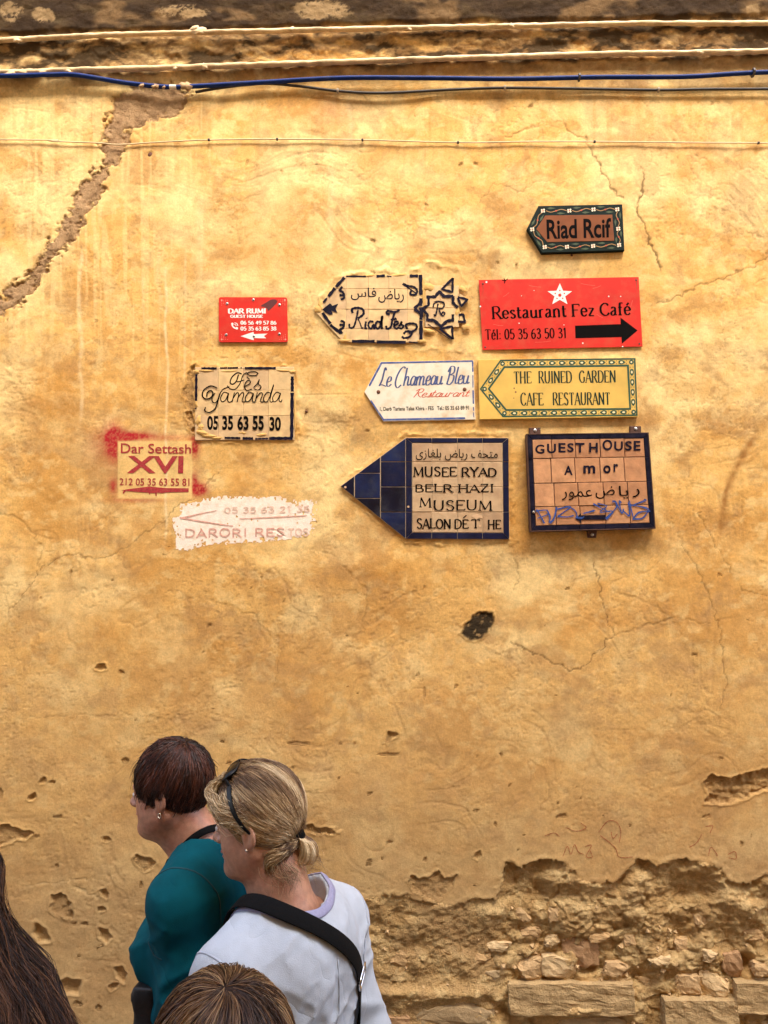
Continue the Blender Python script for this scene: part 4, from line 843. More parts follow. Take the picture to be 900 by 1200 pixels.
for s_, a, b in (('05', 178, 264), ('35', 292, 374), ('63', 406, 490), ('55', 520, 605), ('30', 648, 734)):
    nb.append(type_text(s_, tuple(sum((list(p) for p in S([(a, 432 + (a > 600) * 8), (b, 540 + (a > 600) * 6)])), [])), .034))
sheet('phone_number', nb, d1, M_INK, t, lift=.0012)
# lumps of plaster smeared back over the plaque
PL2 = mat('smeared_plaster', (.62, .38, .13), .9, .2, 60, bump=.0015, bscale=160)
def lump(cx, cy, rx, ry, hh, d, seed=0, n=14):
    rr = random.Random(seed); V = [p2w(cx, cy, d + hh)]; F = []
    for k, (q, z) in enumerate(((.45, .8), (.8, .4), (1.05, -.25))):
        for i in range(n):
            a = i * 2 * math.pi / n; w = q * (1 + .22 * math.sin(2 * a + seed) + .16 * math.sin(5 * a + seed * 2) + rr.uniform(-.08, .08)); V.append(p2w(cx + rx * w * math.cos(a), cy + ry * w * math.sin(a), d + hh * z * rr.uniform(.7, 1.3)))
    for i in range(n):
        j = (i + 1) % n; F.append((0, 1 + i, 1 + j))
        for k in (0, 1): F.append((1 + k * n + i, 1 + (k + 1) * n + i, 1 + (k + 1) * n + j, 1 + k * n + j))
    return V, F
g = Geo()
for k, (a, b, rx, ry, hh) in enumerate(((140, 560, 50, 24, .006), (190, 585, 60, 20, .005), (250, 600, 44, 14, .004), (110, 470, 22, 40, .005), (130, 520, 30, 26, .005), (100, 100, 26, 14, .003), (170, 92, 60, 8, .003), (760, 92, 60, 9, .003), (820, 100, 22, 18, .004), (590, 575, 36, 14, .003), (350, 96, 90, 7, .0025), (840, 400, 10, 120, .003), (96, 345, 12, 24, .003), (440, 560, 30, 9, .002))):
    x_, y_ = S([(a, b)])[0]; g.add(*lump(x_, y_, rx / 6.43, ry / 6.43, hh, d1 - .0005, k))
mesh('plaster_smear', *g.out(), PLASTER, t, smooth=True, attr={'pigment': np.tile((.64, .385, .125, 0), (g.n, 1))}, kind='stuff')

# ================================================================== RIAD FES (tiles set in the wall)
h0 = float(wall_h([450.], [362.])[0]); d1 = h0 + .0065
S = lambda p: Z(p, 360, 310, 4.5)
t = root_at('tile_sign', 450, 404, 'pale tiled arrow with a navy star sunk in the plaster reading Riad F\u00e8s', 'sign', h0)
ARW = S([(40, 248), (190, 58), (612, 54), (612, 412), (190, 410)])
mesh('grout_bed', *prism(ARW, h0 - .02, d1 - .0018, .001), M_GROUT, t)
xs = [40, 92, 205, 322, 430, 528, 612]; ys = [50, 128, 236, 340, 414]
tile_field(t, [clip(S([(xs[i], ys[j]), (xs[i + 1], ys[j]), (xs[i + 1], ys[j + 1]), (xs[i], ys[j + 1])]), ARW) for i in range(6) for j in range(4)], d1 - .006, d1, M_PALE, .2, random.Random(8))
STB = S([(618, 96), (700, 96), (768, 70), (800, 150), (856, 180), (846, 230), (856, 270), (800, 320), (770, 398), (700, 340), (618, 330)]); mesh('grout_bed', *prism(S([(620, 120), (800, 120), (800, 330), (620, 330)]), h0 - .02, d1 - .0018, .001), M_GROUT, t)
tile_field(t, [S(p) for p in ([(624, 110), (700, 110), (700, 228), (624, 228)], [(700, 110), (800, 110), (800, 228), (700, 228)], [(624, 228), (700, 228), (700, 330), (624, 330)], [(700, 228), (800, 228), (800, 330), (700, 330)],
               [(712, 108), (764, 66), (772, 108)], [(712, 332), (772, 332), (768, 396)], [(802, 150), (852, 184), (802, 228)], [(802, 244), (848, 300), (802, 310)])], d1 - .006, d1, M_PALE, .2, random.Random(6))
st = []
def bs(pts, w, curve=False, vary=.18):
    P = crom(pts, 6) if curve else np.concatenate([np.linspace(pts[i], pts[i + 1], 6)[(1 if i else 0):] for i in range(len(pts) - 1)])
    P = np.array(S(P.tolist())); ww = w * 1.15 * (1 + vary * np.array([math.sin(i * 1.9 + pts[0][0]) for i in range(len(P))])); st.append(stroke(P, ww, False))
bs([(205, 62), (310, 62)], 1.7); bs([(365, 62), (410, 58)], 2.6); bs([(420, 60), (445, 64)], 1.2); bs([(540, 60), (585, 60)], 3.0); bs([(597, 54), (600, 160)], 3.6); bs([(600, 178), (598, 218)], 3.6); bs([(598, 225), (604, 262), (600, 290)], 3.6); bs([(600, 296), (600, 396)], 3.6)
bs([(196, 68), (152, 118)], 3.2); bs([(146, 124), (112, 168)], 3.2); bs([(104, 178), (84, 200)], 2.2); bs([(80, 254), (122, 312)], 3.0); bs([(122, 318), (178, 364)], 3.0); bs([(236, 405), (356, 405)], 3.2); bs([(366, 408), (520, 410)], 3.2, vary=.1); bs([(535, 408), (585, 412)], 1.2)
bs([(565, 232), (600, 200)], 3.0); bs([(565, 234), (604, 262)], 3.0); bs([(606, 232), (640, 215), (640, 168)], 2.6); bs([(606, 236), (634, 262), (634, 298)], 2.6)
bs([(628, 172), (675, 170), (696, 142), (722, 168), (770, 166)], 3.2); bs([(770, 166), (768, 200), (794, 228)], 3.0); bs([(636, 292), (668, 294), (706, 326), (738, 298), (772, 292)], 3.2); bs([(768, 262), (768, 302)], 2.6)
bs([(768, 70), (766, 145), (710, 130), (768, 72)], 2.4); bs([(768, 395), (764, 325), (700, 340), (766, 392)], 2.4); bs([(794, 172), (846, 184), (812, 220), (794, 176)], 2.4); bs([(795, 300), (832, 304), (822, 262), (800, 266)], 2.4)
bs([(635, 312), (700, 360), (750, 392)], .7)
for sg, y0 in ((1, 150), (-1, 330)):
    bs([(185, y0 - sg * 34), (172, y0 - sg * 14), (186, y0 - sg * 6), (192, y0 + sg * 10), (170, y0 + sg * 12)], 2.4, True); bs([(192, y0), (194, y0 + sg * 26), (176, y0 + sg * 34)], 2.2, True)
for p_ in ([(80, 236), (120, 204), (132, 214), (126, 240), (136, 262), (118, 266), (94, 250)], [(120, 222), (164, 206), (150, 232), (160, 256), (128, 244)]):
    st.append((np.array(S(p_)), [tuple(range(len(p_)))]))
bs([(505, 100), (530, 112), (562, 118), (580, 138), (570, 158), (545, 156), (548, 138)], 2.2, True); bs([(500, 104), (535, 124), (572, 150)], 1.2, True)
bs([(500, 378), (510, 388), (540, 380), (552, 356), (524, 352), (508, 366)], 2.2, True); bs([(528, 340), (520, 318), (548, 310), (576, 318), (572, 342), (536, 360)], 2.2, True)
sheet('border_strokes', st, d1, M_NAVY, t, lift=.0012)
st = []
bs([(268, 240), (258, 290), (244, 330), (224, 332), (222, 312)], 1.9, True); bs([(240, 256), (236, 236), (262, 228), (292, 236), (296, 262), (268, 284)], 2.4, True); bs([(268, 286), (280, 312), (288, 336), (296, 330)], 1.2, True)
bs([(310, 300), (306, 334), (316, 336)], 2.2, True); bs([(312, 282), (314, 286)], 2.2)
bs([(350, 302), (330, 300), (322, 322), (336, 338), (350, 316), (352, 336), (362, 332)], 2.0, True); bs([(388, 304), (368, 302), (360, 324), (372, 338), (386, 320), (396, 270), (392, 332), (400, 332)], 2.2, True)
bs([(488, 240), (460, 250), (425, 244), (420, 258), (436, 262)], 2.2, True); bs([(462, 250), (450, 290), (440, 330), (420, 338), (416, 322)], 2.2, True); bs([(440, 290), (466, 288)], 1.5)
bs([(458, 322), (478, 312), (476, 300), (462, 304), (458, 326), (470, 338), (484, 330)], 2.0, True); bs([(462, 280), (472, 290)], 1.4); bs([(484, 326), (500, 300), (494, 314), (508, 324), (496, 338), (486, 332)], 2.0, True)
bs([(690, 206), (684, 240), (676, 270), (668, 262)], 1.5, True); bs([(664, 226), (670, 206), (700, 196), (722, 206), (716, 228), (692, 234)], 1.5, True); bs([(694, 236), (706, 262), (716, 270), (726, 258), (716, 250), (708, 264)], 1.4, True); bs([(668, 198), (690, 192), (724, 198)], .9, True)
sheet('script_lettering', st, d1, M_NAVY, t, lift=.0012)
sheet('arabic_lettering', [type_text(arabic('\uFEAD\uFEF3\uFE8E\uFEBD'), tuple(sum((list(p) for p in S([(375, 128), (510, 202)])), [])), .006), type_text(arabic('\uFED3\uFE8E\uFEB1'), tuple(sum((list(p) for p in S([(230, 122), (364, 188)])), [])), .006)], d1, M_NAVY, t, lift=.0012)
g = Geo()
for k, (a, b, rx, ry, hh) in enumerate(((330, 58, 26, 9, .003), (480, 56, 44, 9, .003), (60, 235, 26, 18, .004), (70, 215, 14, 26, .003), (612, 140, 14, 80, .002), (640, 120, 30, 26, .004), (200, 400, 32, 12, .003), (790, 250, 12, 20, .002), (200, 380, 16, 16, .002), (606, 404, 30, 10, .003), (820, 130, 20, 16, .003), (640, 350, 26, 14, .003), (840, 330, 20, 20, .003))):
    x_, y_ = S([(a, b)])[0]; g.add(*lump(x_, y_, rx / 4.5, ry / 4.5, hh, d1 - .0005, k + 40))
mesh('plaster_smear', *g.out(), PLASTER, t, smooth=True, attr={'pigment': np.tile((.66, .40, .13, 0), (g.n, 1))}, kind='stuff')

# ================================================================== stencil and the whitewashed notice, painted on the plaster
S = lambda p: Z(p, 110, 495, 6.4286)
M_SPRAY = mat('red_spray', (.33, .012, .018), .8, .25, 90, dirt=(.50, .22, .08), dscale=120, damt=.35)
t = root_at('stencil_sign', 181, 584, 'dark red stencil sprayed on the plaster reading Dar Settash XVI with a thick arrow', 'sign', 0)
sheet('title_lettering', [type_text('Dar Settash', S([(203, 156), (733, 164), (731, 236), (203, 232)]), .010)], 0, M_SPRAY, t, drape=True, lift=.0012)
sheet('numeral_lettering', [type_text('XVI', S([(252, 252), (676, 254), (672, 384), (248, 383)]), .022)], 0, M_SPRAY, t, drape=True, lift=.0012)
sheet('phone_number', [type_text('212 05 35 63 55 81', S([(194, 420), (720, 422), (720, 480), (192, 474)]), .010)], 0, M_SPRAY, t, drape=True, lift=.0012)
ap = [(204, 512), (260, 502), (330, 494), (420, 482), (470, 488), (540, 494), (714, 496), (714, 524), (540, 528), (516, 534), (474, 530), (474, 554), (464, 554), (462, 532), (426, 532), (420, 546), (412, 530), (330, 524), (240, 516), (224, 538), (216, 532), (226, 514)]
sheet('arrow', [(np.array(S(ap)), [tuple(range(len(ap)))])], 0, M_SPRAY, t, drape=True, lift=.0012)
t = root_at('whitewashed_notice', 288, 644, 'faded pink lettering and arrow on a rough whitewashed patch reading Darori Resto', 'sign', 0)
OUTL = Z([(100, 90), (140, 96), (250, 60), (340, 48), (370, 52), (480, 56), (600, 54), (655, 50), (668, 66), (740, 74), (820, 72), (862, 80), (862, 118), (856, 220), (846, 268), (800, 280), (700, 298), (560, 312), (400, 318), (280, 326), (200, 340), (140, 362), (76, 350), (70, 318), (76, 270), (60, 250), (54, 176), (98, 162)], 190, 570, 4.7368)
gx_, gy_ = np.meshgrid(np.arange(198, 376, .8), np.arange(576, 650, .8), indexing='ij'); sdv = poly_sd(gx_ + 1.2 * (fbm(gx_ / 3, gy_ / 3, 3, 81) - .5) * 2, gy_ + 1.2 * (fbm(gx_ / 3, gy_ / 3, 3, 82) - .5) * 2, OUTL)
wear = fbm(gx_ / 3.5, gy_ / 3.5, 4, 83, .65) - .22 * sst(-9, -1, sdv) - .16 * sst(40, 0, np.hypot(gx_ - 366, gy_ - 612)) + .025
k = (sdv < 0) & (wear > .215); hh = wall_h(gx_.ravel(), gy_.ravel()); PP = p2w(gx_.ravel(), gy_.ravel(), hh + .0009); n2 = gx_.shape[1]; I = np.arange(gx_.size).reshape(gx_.shape)
kf = k[:-1, :-1] & k[1:, :-1] & k[:-1, 1:] & k[1:, 1:]; F = np.stack([I[:-1, :-1], I[1:, :-1], I[1:, 1:], I[:-1, 1:]], -1)[kf]
us_, inv = np.unique(F, return_inverse=True)
mesh('whitewash', PP[us_], inv.reshape(-1, 4), mat('thin_limewash', (.90, .76, .62), .9, .08, 40, bump=.001, bscale=220, dirt=(.70, .48, .26), dscale=45, damt=.6), t, smooth=True)
M_PINK = mat('faded_red', (.62, .32, .24), .9, .25, 90, dirt=(.76, .56, .42), dscale=110, damt=.85)
M_PINK2 = mat('faded_pink', (.74, .50, .37), .9, .2, 90, dirt=(.76, .56, .42), dscale=90, damt=.85)
S = lambda p: Z(p, 190, 570, 4.7368)
sheet('lettering', pen_text('DARORI RES', S([(126, 240), (680, 232), (680, 276), (126, 284)]), 1.9, 1.9, mono=True, serif=0, gap=1.6, jitter=.5), 0, M_PINK, t, drape=True, lift=.0019)
sheet('worn_lettering', pen_text('TOS', S([(700, 236), (812, 234), (812, 274), (700, 276)]), 1.7, 1.7, mono=True, serif=0, gap=1.4), 0, M_PINK2, t, drape=True, lift=.0019)
sheet('worn_number', pen_text('05 35 63 21 36', S([(345, 118), (820, 108), (820, 142), (345, 148)]), 1.4, 1.4, mono=True, serif=0, gap=1.0, jitter=.4), 0, M_PINK2, t, drape=True, lift=.0019)
sheet('arrow', [stroke(np.array(S([(106, 176), (170, 162), (240, 146), (300, 134)])), np.array([2.0, 1.8, 1.2, .8])), stroke(np.array(S([(100, 174), (200, 192), (300, 208), (392, 220)])), np.array([1.9, 1.8, 1.6, 1.4])), stroke(np.array(S([(430, 180), (560, 174), (700, 168), (800, 162)])), np.array([.8, 1.3, 1.3, .9]))], 0, M_PINK, t, drape=True, lift=.0019)
# red scrawl near the foot of the wall
S = lambda p: Z(p, 430, 880, 1.9149)
t = root_at('red_scrawl', 700, 1003, 'faint red scrawl on the plaster just above the broken edge', 'graffiti', 0)
sheet('scrawl', [stroke(crom(S(p), 6), .8) for p in ([(440, 236), (450, 214), (458, 232), (466, 210), (474, 226), (486, 232)], [(490, 214), (504, 212), (492, 236), (506, 238), (500, 222)], [(520, 182), (540, 158), (560, 160), (570, 180), (566, 206)], [(524, 190), (556, 216), (566, 238), (596, 238)], [(548, 182), (552, 196), (562, 186)], [(766, 236), (772, 216), (784, 230), (786, 236)], [(810, 232), (826, 226), (828, 242), (812, 240)], [(760, 170), (776, 168), (770, 184)], [(400, 190), (420, 184), (432, 192)], [(446, 172), (470, 180), (492, 172), (480, 162)], [(724, 216), (740, 206), (752, 186)])], 0, mat('red_chalk', (.36, .10, .035), .9, .3, 200, dirt=(.5, .3, .12), dscale=150, damt=.8), t, drape=True, lift=.0012)

# ================================================================== pipes, cables, wire
def tube(P, R, n=8, wob=None):
    P = np.asarray(P, float); m = len(P); R = np.broadcast_to(np.asarray(R, float), (m,)); T = np.gradient(P, axis=0); T /= np.linalg.norm(T, axis=1)[:, None] + 1e-9
    up = np.array((0, 0, 1.)); A = np.cross(T, up); bad = np.linalg.norm(A, axis=1) < .2; A[bad] = np.cross(T[bad], (0, 1., 0)); A /= np.linalg.norm(A, axis=1)[:, None]; B = np.cross(A, T)
    a = np.arange(n) * 2 * math.pi / n; V = P[:, None] + (A[:, None] * np.cos(a)[None, :, None] + B[:, None] * np.sin(a)[None, :, None]) * R[:, None, None] * (wob if wob is not None else 1)
    F = [(i * n + j, i * n + (j + 1) % n, (i + 1) * n + (j + 1) % n, (i + 1) * n + j) for i in range(m - 1) for j in range(n)]; F += [tuple(range(n))[::-1], tuple((m - 1) * n + j for j in range(n))]
    return V.reshape(-1, 3), F
def along(pts, step=4.0, per=12):
    P = crom(pts, per); s = np.concatenate([[0], np.cumsum(np.hypot(*np.diff(P, axis=0).T))]); k = np.arange(0, s[-1], step); return np.stack([np.interp(k, s, P[:, 0]), np.interp(k, s, P[:, 1])], 1)
M_PIPE = mat('lime_coated_pipe', (.74, .52, .26), .6, .15, 30, bump=.0015, bscale=90, dirt=(.30, .18, .08), dscale=16, damt=.75)
rs = np.random.RandomState(2)
EXT = 700
def run(pts, depth_clear, r, name, label, m_, n=10, rough=0.0, flat=None):
    P = along(pts); hh = wall_h(P[:, 0], P[:, 1]) if flat is None else np.full(len(P), flat)
    k = 15; hp = np.pad(hh, k, mode='edge'); hs = np.convolve(hp, np.ones(2 * k + 1) / (2 * k + 1), 'valid') if len(hh) > 40 else hh
    hm = np.maximum(hs, hh - .003) + depth_clear
    wobx = 1 + rough * (vn(np.arange(len(P))[:, None] / 1.7 + pts[0][1], np.arange(n)[None] / 2.0, 90)[..., None] - .5)
    o = mesh(name, *tube(p2w(P[:, 0], P[:, 1], hm), r, n, wobx if rough else None), m_, smooth=True, label=label, cat='pipe' if 'pipe' in name else 'cable'); return o, P, hm
up_pipe = run([(-EXT, 64), (-200, 52), (0, 47), (100, 42), (200, 39), (300, 36.5), (450, 33.5), (600, 30.5), (750, 27.5), (900, 27), (1100, 21), (900 + EXT, 8)], .012, .0095, 'wall_pipe', 'cream plaster-crusted pipe along the cornice, the upper of the two', M_PIPE, 12, .35)
lo_pipe = run([(-EXT, 104), (-200, 90), (0, 85), (100, 82), (200, 79.5), (300, 76), (450, 71), (600, 66.5), (700, 63.5), (800, 62), (900, 60), (1100, 55), (900 + EXT, 44)], .014, .0105, 'wall_pipe', 'cream plaster-crusted pipe just above the blue cable, the lower of the two', M_PIPE, 12, .35)
BLC = mat('blue_plastic', (.003, .022, .14), .6, .15, 30, spec=.2, dirt=(.05, .06, .12), dscale=20, damt=.4)
blue, BP, bh = run([(-EXT, 92), (-100, 89), (0, 89), (60, 87.5), (85, 87.5), (110, 91), (150, 97.5), (197, 102), (230, 101), (300, 97), (400, 91.5), (500, 91.5), (600, 92.5), (700, 90.5), (800, 90), (860, 86.5), (920, 84), (1100, 80), (900 + EXT, 70)], .024, .0088, 'electric_cable', 'thick blue plastic cable running the width of the wall', BLC)
blk, KP, kh = run([(229, 108), (262, 102.5), (310, 98), (350, 101), (400, 107), (450, 109), (530, 105), (590, 103), (680, 104), (770, 105.5), (830, 104.5), (920, 104), (1200, 100), (900 + EXT, 96)], .016, .0052, 'electric_cable', 'thin black cable sagging just below the blue one', mat('black_plastic', (.035, .028, .022), .6, .3, 30))
wire, WP, wh = run([(-EXT, 160), (0, 163.5), (60, 165.5), (115, 167.5), (140, 169.5), (180, 167), (243, 164), (326, 163), (423, 164), (538, 167), (620, 166), (695, 166), (800, 167), (889, 167.5), (1000, 167), (900 + EXT, 162)], .009, .0026, 'telephone_wire', 'thin cream wire stapled across the wall below the cables', mat('cream_plastic', (.72, .55, .30), .5, .15))
def clipat(x, pts, hm, r, parent, nm, m_):
    i = int(np.argmin(np.abs(pts[:, 0] - x))); c = p2w(pts[i, 0], pts[i, 1], hm[i]); V, F = tube(np.array([c + (-.004, 0, 0), c + (-.003, 0, 0), c + (.003, 0, 0), c + (.004, 0, 0)]), [r, r * 1.35, r * 1.35, r], 8)
    mesh(nm, V, F, m_, parent, smooth=False)
M_CLIP = mat('clip_dark', (.06, .04, .03), .6)
for x in (243, 326, 423, 538, 695, 889): clipat(x, WP, wh, .0042, wire, 'clip', M_CLIP)
for x in (397, 593, 773): clipat(x, KP, kh, .0072, blk, 'clip', mat('clip_grey', (.35, .27, .18), .6))
clipat(680, BP, bh, .0112, blue, 'clip', M_CLIP); clipat(884, BP, bh, .0125, blue, 'clip', M_CLIP)
i0, i1 = [int(np.argmin(np.abs(BP[:, 0] - x))) for x in (198, 208)]
mesh('white_band', *tube(p2w(BP[i0:i1 + 1, 0], BP[i0:i1 + 1, 1], bh[i0:i1 + 1]), .0096, 10), mat('white_tape', (.75, .66, .52), .6), blue)
M_MUD = mat('mud_daub', (.42, .26, .13), .95, .25, 60, bump=.002, bscale=150)
for k, (x, y_, r) in enumerate(((218, 101, 7), (182, 101, 4.5), (166, 100, 3.4), (192, 102, 2.4))):
    i = int(np.argmin(np.abs(BP[:, 0] - x))); mesh('mortar_daub', *lump(x, y_, r * 1.0, r * .8, .012, bh[i] + .004, k + 70), M_MUD, blue, smooth=True)
# knots of mortar hanging on the pipes
for pp, lst in ((up_pipe, ((232, 36, 7), (228, 33, 4), (342, 34, 3), (600, 30, 3), (480, 34, 2.5), (20, 47, 4))), (lo_pipe, ((27, 84, 5), (12, 86, 6), (205, 80, 3), (240, 78, 4), (80, 83, 3.4), (820, 61, 4), (50, 84, 4)))):
    for k, (x, y_, r) in enumerate(lst):
        i = int(np.argmin(np.abs(pp[1][:, 0] - x))); mesh('mortar_knot', *lump(x, y_, r * 1.2, r * .8, .007, pp[2][i] + .006, k + 90), M_PIPE, pp[0], smooth=True)
nl = 0
for x, y_, r, lb in ((176, 181, 3.2, 'rusty nail head beside the mud repair under the thin wire'), (442, 299, 1.6, 'small nail stub below the flowered arrow plaque, left of the black star'), (359, 482, 1.8, 'bent nail stub right of the Yamanda plaque')):
    if nl == 1: x, y_, lb = 670, 299, 'small nail stub just under the flowered arrow plaque'
    hh = float(wall_h([x], [y_])[0]); mesh('nail', *dome(x, y_, r, hh - .001, .006, 8), mat('rust', (.13, .045, .018), .8, .3, 60), label=lb, cat='nail'); nl += 1

# ================================================================== stones and old bricks showing in the broken foot
def stone(x0, y0, x1, y1, out=.02, seed=0, sq=.35, thick=.05, chop=5):
    """rounded, faceted block filling the picture box"""
    rr = np.random.RandomState(seed); n = 6 if chop else 14; V = []; F = []; idx = {}
    def vid(i, j, k):
        if (i, j, k) not in idx: idx[(i, j, k)] = len(V); V.append((i, j, k))
        return idx[(i, j, k)]
    for ax in range(3):
        for s in (0, n):
            for a in range(n):
                for b in range(n):
                    q = []
                    for da, db in ((0, 0), (1, 0), (1, 1), (0, 1)):
                        c = [0, 0, 0]; c[ax] = s; c[(ax + 1) % 3] = a + da; c[(ax + 2) % 3] = b + db; q.append(vid(*c))
                    F.append(tuple(q if s else q[::-1]))
    P = np.array(V, float) / n * 2 - 1
    S_ = P / np.linalg.norm(P, axis=1)[:, None]; P = P * (1 - sq) + S_ * sq * 1.15
    for k in range(chop):   # chop facets
        nv = rr.randn(3); nv[1] = -abs(nv[1]); nv /= np.linalg.norm(nv); dd = P @ nv; lim = rr.uniform(.78, 1.02); P -= np.clip(dd - lim, 0, None)[:, None] * nv
    if chop: P += .05 * rr.randn(*P.shape)
    else:
        w_ = fbm(P[:, 0] * 5 + seed, P[:, 2] * 2.4 + P[:, 1], 4, seed) - .5; P[:, 1] -= .45 * w_; P[:, 2] += .22 * (fbm(P[:, 0] * 6 + seed, P[:, 1] * 2, 3, seed + 3) - .5) * np.sign(P[:, 2]); P[:, 0] += .08 * (fbm(P[:, 2] * 3 + seed, P[:, 1] * 2, 3, seed + 5) - .5)
    cx, cy = (x0 + x1) / 2, (y0 + y1) / 2; hh = float(np.median(wall_h(np.linspace(x0, x1, 9), np.full(9, cy))))
    c = p2w(cx, cy, hh + out - thick / 2); e = p2w([x0, x1, cx, cx], [cy, cy, y0, y1], [hh] * 4); sx = (e[1] - e[0])[0] / 2; sz = (e[2] - e[3])[2] / 2
    tl = rr.uniform(-.12, .12) if chop else 0; X_ = P[:, 0] * sx; Z_ = P[:, 2] * sz
    return np.stack([c[0] + X_ * math.cos(tl) - Z_ * math.sin(tl) * .5, c[1] + P[:, 1] * thick / 2, c[2] + Z_ * math.cos(tl) + X_ * math.sin(tl) * .5], 1), F
SM = [bumpy_mat('rubble_stone_' + c, None, q, .0045, .0018) for c, q in (('tan', (.54, .35, .17)), ('pale', (.62, .43, .22)), ('brown', (.50, .31, .14)), ('red', (.42, .245, .12)), ('grey', (.42, .29, .15)))]
ST = [(568, 1099, 600, 1112, .012, 1), (602, 1083, 637, 1099, .010, 0), (636, 1093, 657, 1107, .016, 1), (605, 1119, 635, 1147, .020, 0), (634, 1117, 673, 1147, .022, 1), (659, 1094, 701, 1131, .012, 3), (704, 1124, 739, 1141, .018, 0), (567, 1134, 588, 1148, .008, 4), (641, 1056, 660, 1081, .006, 0), (688, 1086, 716, 1104, .008, 2),
      (757, 1117, 786, 1131, .012, 1), (786, 1096, 822, 1118, .010, 0), (819, 1110, 841, 1125, .016, 1), (790, 1139, 820, 1166, .020, 0), (817, 1136, 852, 1165, .022, 1), (843, 1112, 868, 1146, .010, 3), (880, 1124, 908, 1141, .016, 0), (811, 1056, 829, 1081, .006, 0), (866, 1086, 895, 1104, .008, 2), (600, 1060, 622, 1078, .004, 0), (725, 1090, 748, 1110, .004, 0),
      (612, 1103, 632, 1118, .008, 2), (741, 1140, 770, 1158, .006, 0), (705, 1143, 740, 1150, .008, 1), (500, 1100, 540, 1124, .003, 2), (540, 1112, 575, 1130, .003, 2), (450, 1110, 490, 1136, .003, 2), (880, 1146, 920, 1162, .008, 0), (915, 1085, 950, 1110, .01, 0), (930, 1120, 980, 1145, .01, 1)]
for k, (x0, y0, x1, y1, o_, c) in enumerate(ST): mesh('stone', *stone(x0, y0, x1, y1, o_, k + 1, .38), SM[c], wall)
mesh('stone', *stone(486, 1167, 576, 1206, .012, 71, .55), SM[4], wall); mesh('stone', *stone(654, 1187, 746, 1216, .016, 72, .55), SM[4], wall); mesh('stone', *stone(430, 1182, 482, 1206, .010, 73, .5), SM[3], wall); mesh('stone', *stone(850, 1187, 940, 1214, .016, 74, .55), SM[4], wall)
SM.append(bumpy_mat('old_brick', None, (.48, .32, .15), .010, .003))
mesh('brick', *stone(594, 1147, 741, 1184, .030, 81, .05, .07, 0), SM[5], wall); mesh('brick', *stone(776, 1166, 862, 1212, .030, 82, .05, .07, 0), SM[5], wall); mesh('brick', *stone(858, 1147, 990, 1182, .030, 83, .05, .07, 0), SM[5], wall)
# small loose bits in the rubble, uncountable
g = Geo(); rr = np.random.RandomState(8)
for k in range(130):
    x = rr.uniform(440, 940); y_ = rr.uniform(1062, 1215); s = rr.uniform(1.2, 4.2) * (.7 if x < 590 else 1)
    if x < 590 and rr.rand() < .5: continue
    if y_ < 1085 and rr.rand() < .5: continue
    hh = float(wall_h([x], [y_])[0]); c = p2w(x, y_, hh); a = rr.randn(8, 3); a /= np.linalg.norm(a, axis=1)[:, None]
    q = np.array([(1, 0, 0), (-1, 0, 0), (0, 1, 0), (0, -1, 0), (0, 0, 1), (0, 0, -1)]) * (s * .0031) * rr.uniform(.6, 1.2, (6, 1)); th = rr.uniform(0, 3); R = np.array([[math.cos(th), 0, -math.sin(th)], [0, 1, 0], [math.sin(th), 0, math.cos(th)]])
    g.add(c + q @ R.T, [(0, 2, 4), (2, 1, 4), (1, 3, 4), (3, 0, 4), (2, 0, 5), (1, 2, 5), (3, 1, 5), (0, 3, 5)])
mesh('rubble_bits', *g.out(), SM[0], wall, kind='stuff')

# ================================================================== PEOPLE: smooth-blended bodies meshed by surface nets
def ell(P, c, r, R=None):
    Q = P - np.array(c, float)
    if R is not None: Q = Q @ R
    r = np.array(r, float); k0 = np.sqrt(((Q / r) ** 2).sum(-1)); k1 = np.sqrt(((Q / (r * r)) ** 2).sum(-1)) + 1e-9; return k0 * (k0 - 1) / k1
def cap(P, a, b, ra, rb, fl=None):
    a = np.array(a, float); b = np.array(b, float); Q = P - a; d = b - a
    t = np.clip(Q @ d / (d @ d + 1e-12), 0, 1)[..., None]; v = Q - t * d
    if fl is not None: v = v / np.array(fl)
    return np.sqrt((v ** 2).sum(-1)) - (ra + (rb - ra) * t[..., 0])
def smin(a, b, k):
    h = np.clip(.5 + .5 * (b - a) / k, 0, 1); return b * (1 - h) + a * h - k * h * (1 - h)
def smax(a, b, k): return -smin(-a, -b, k)
def U(k, *ds):
    r = ds[0]
    for d in ds[1:]: r = smin(r, d, k)
    return r
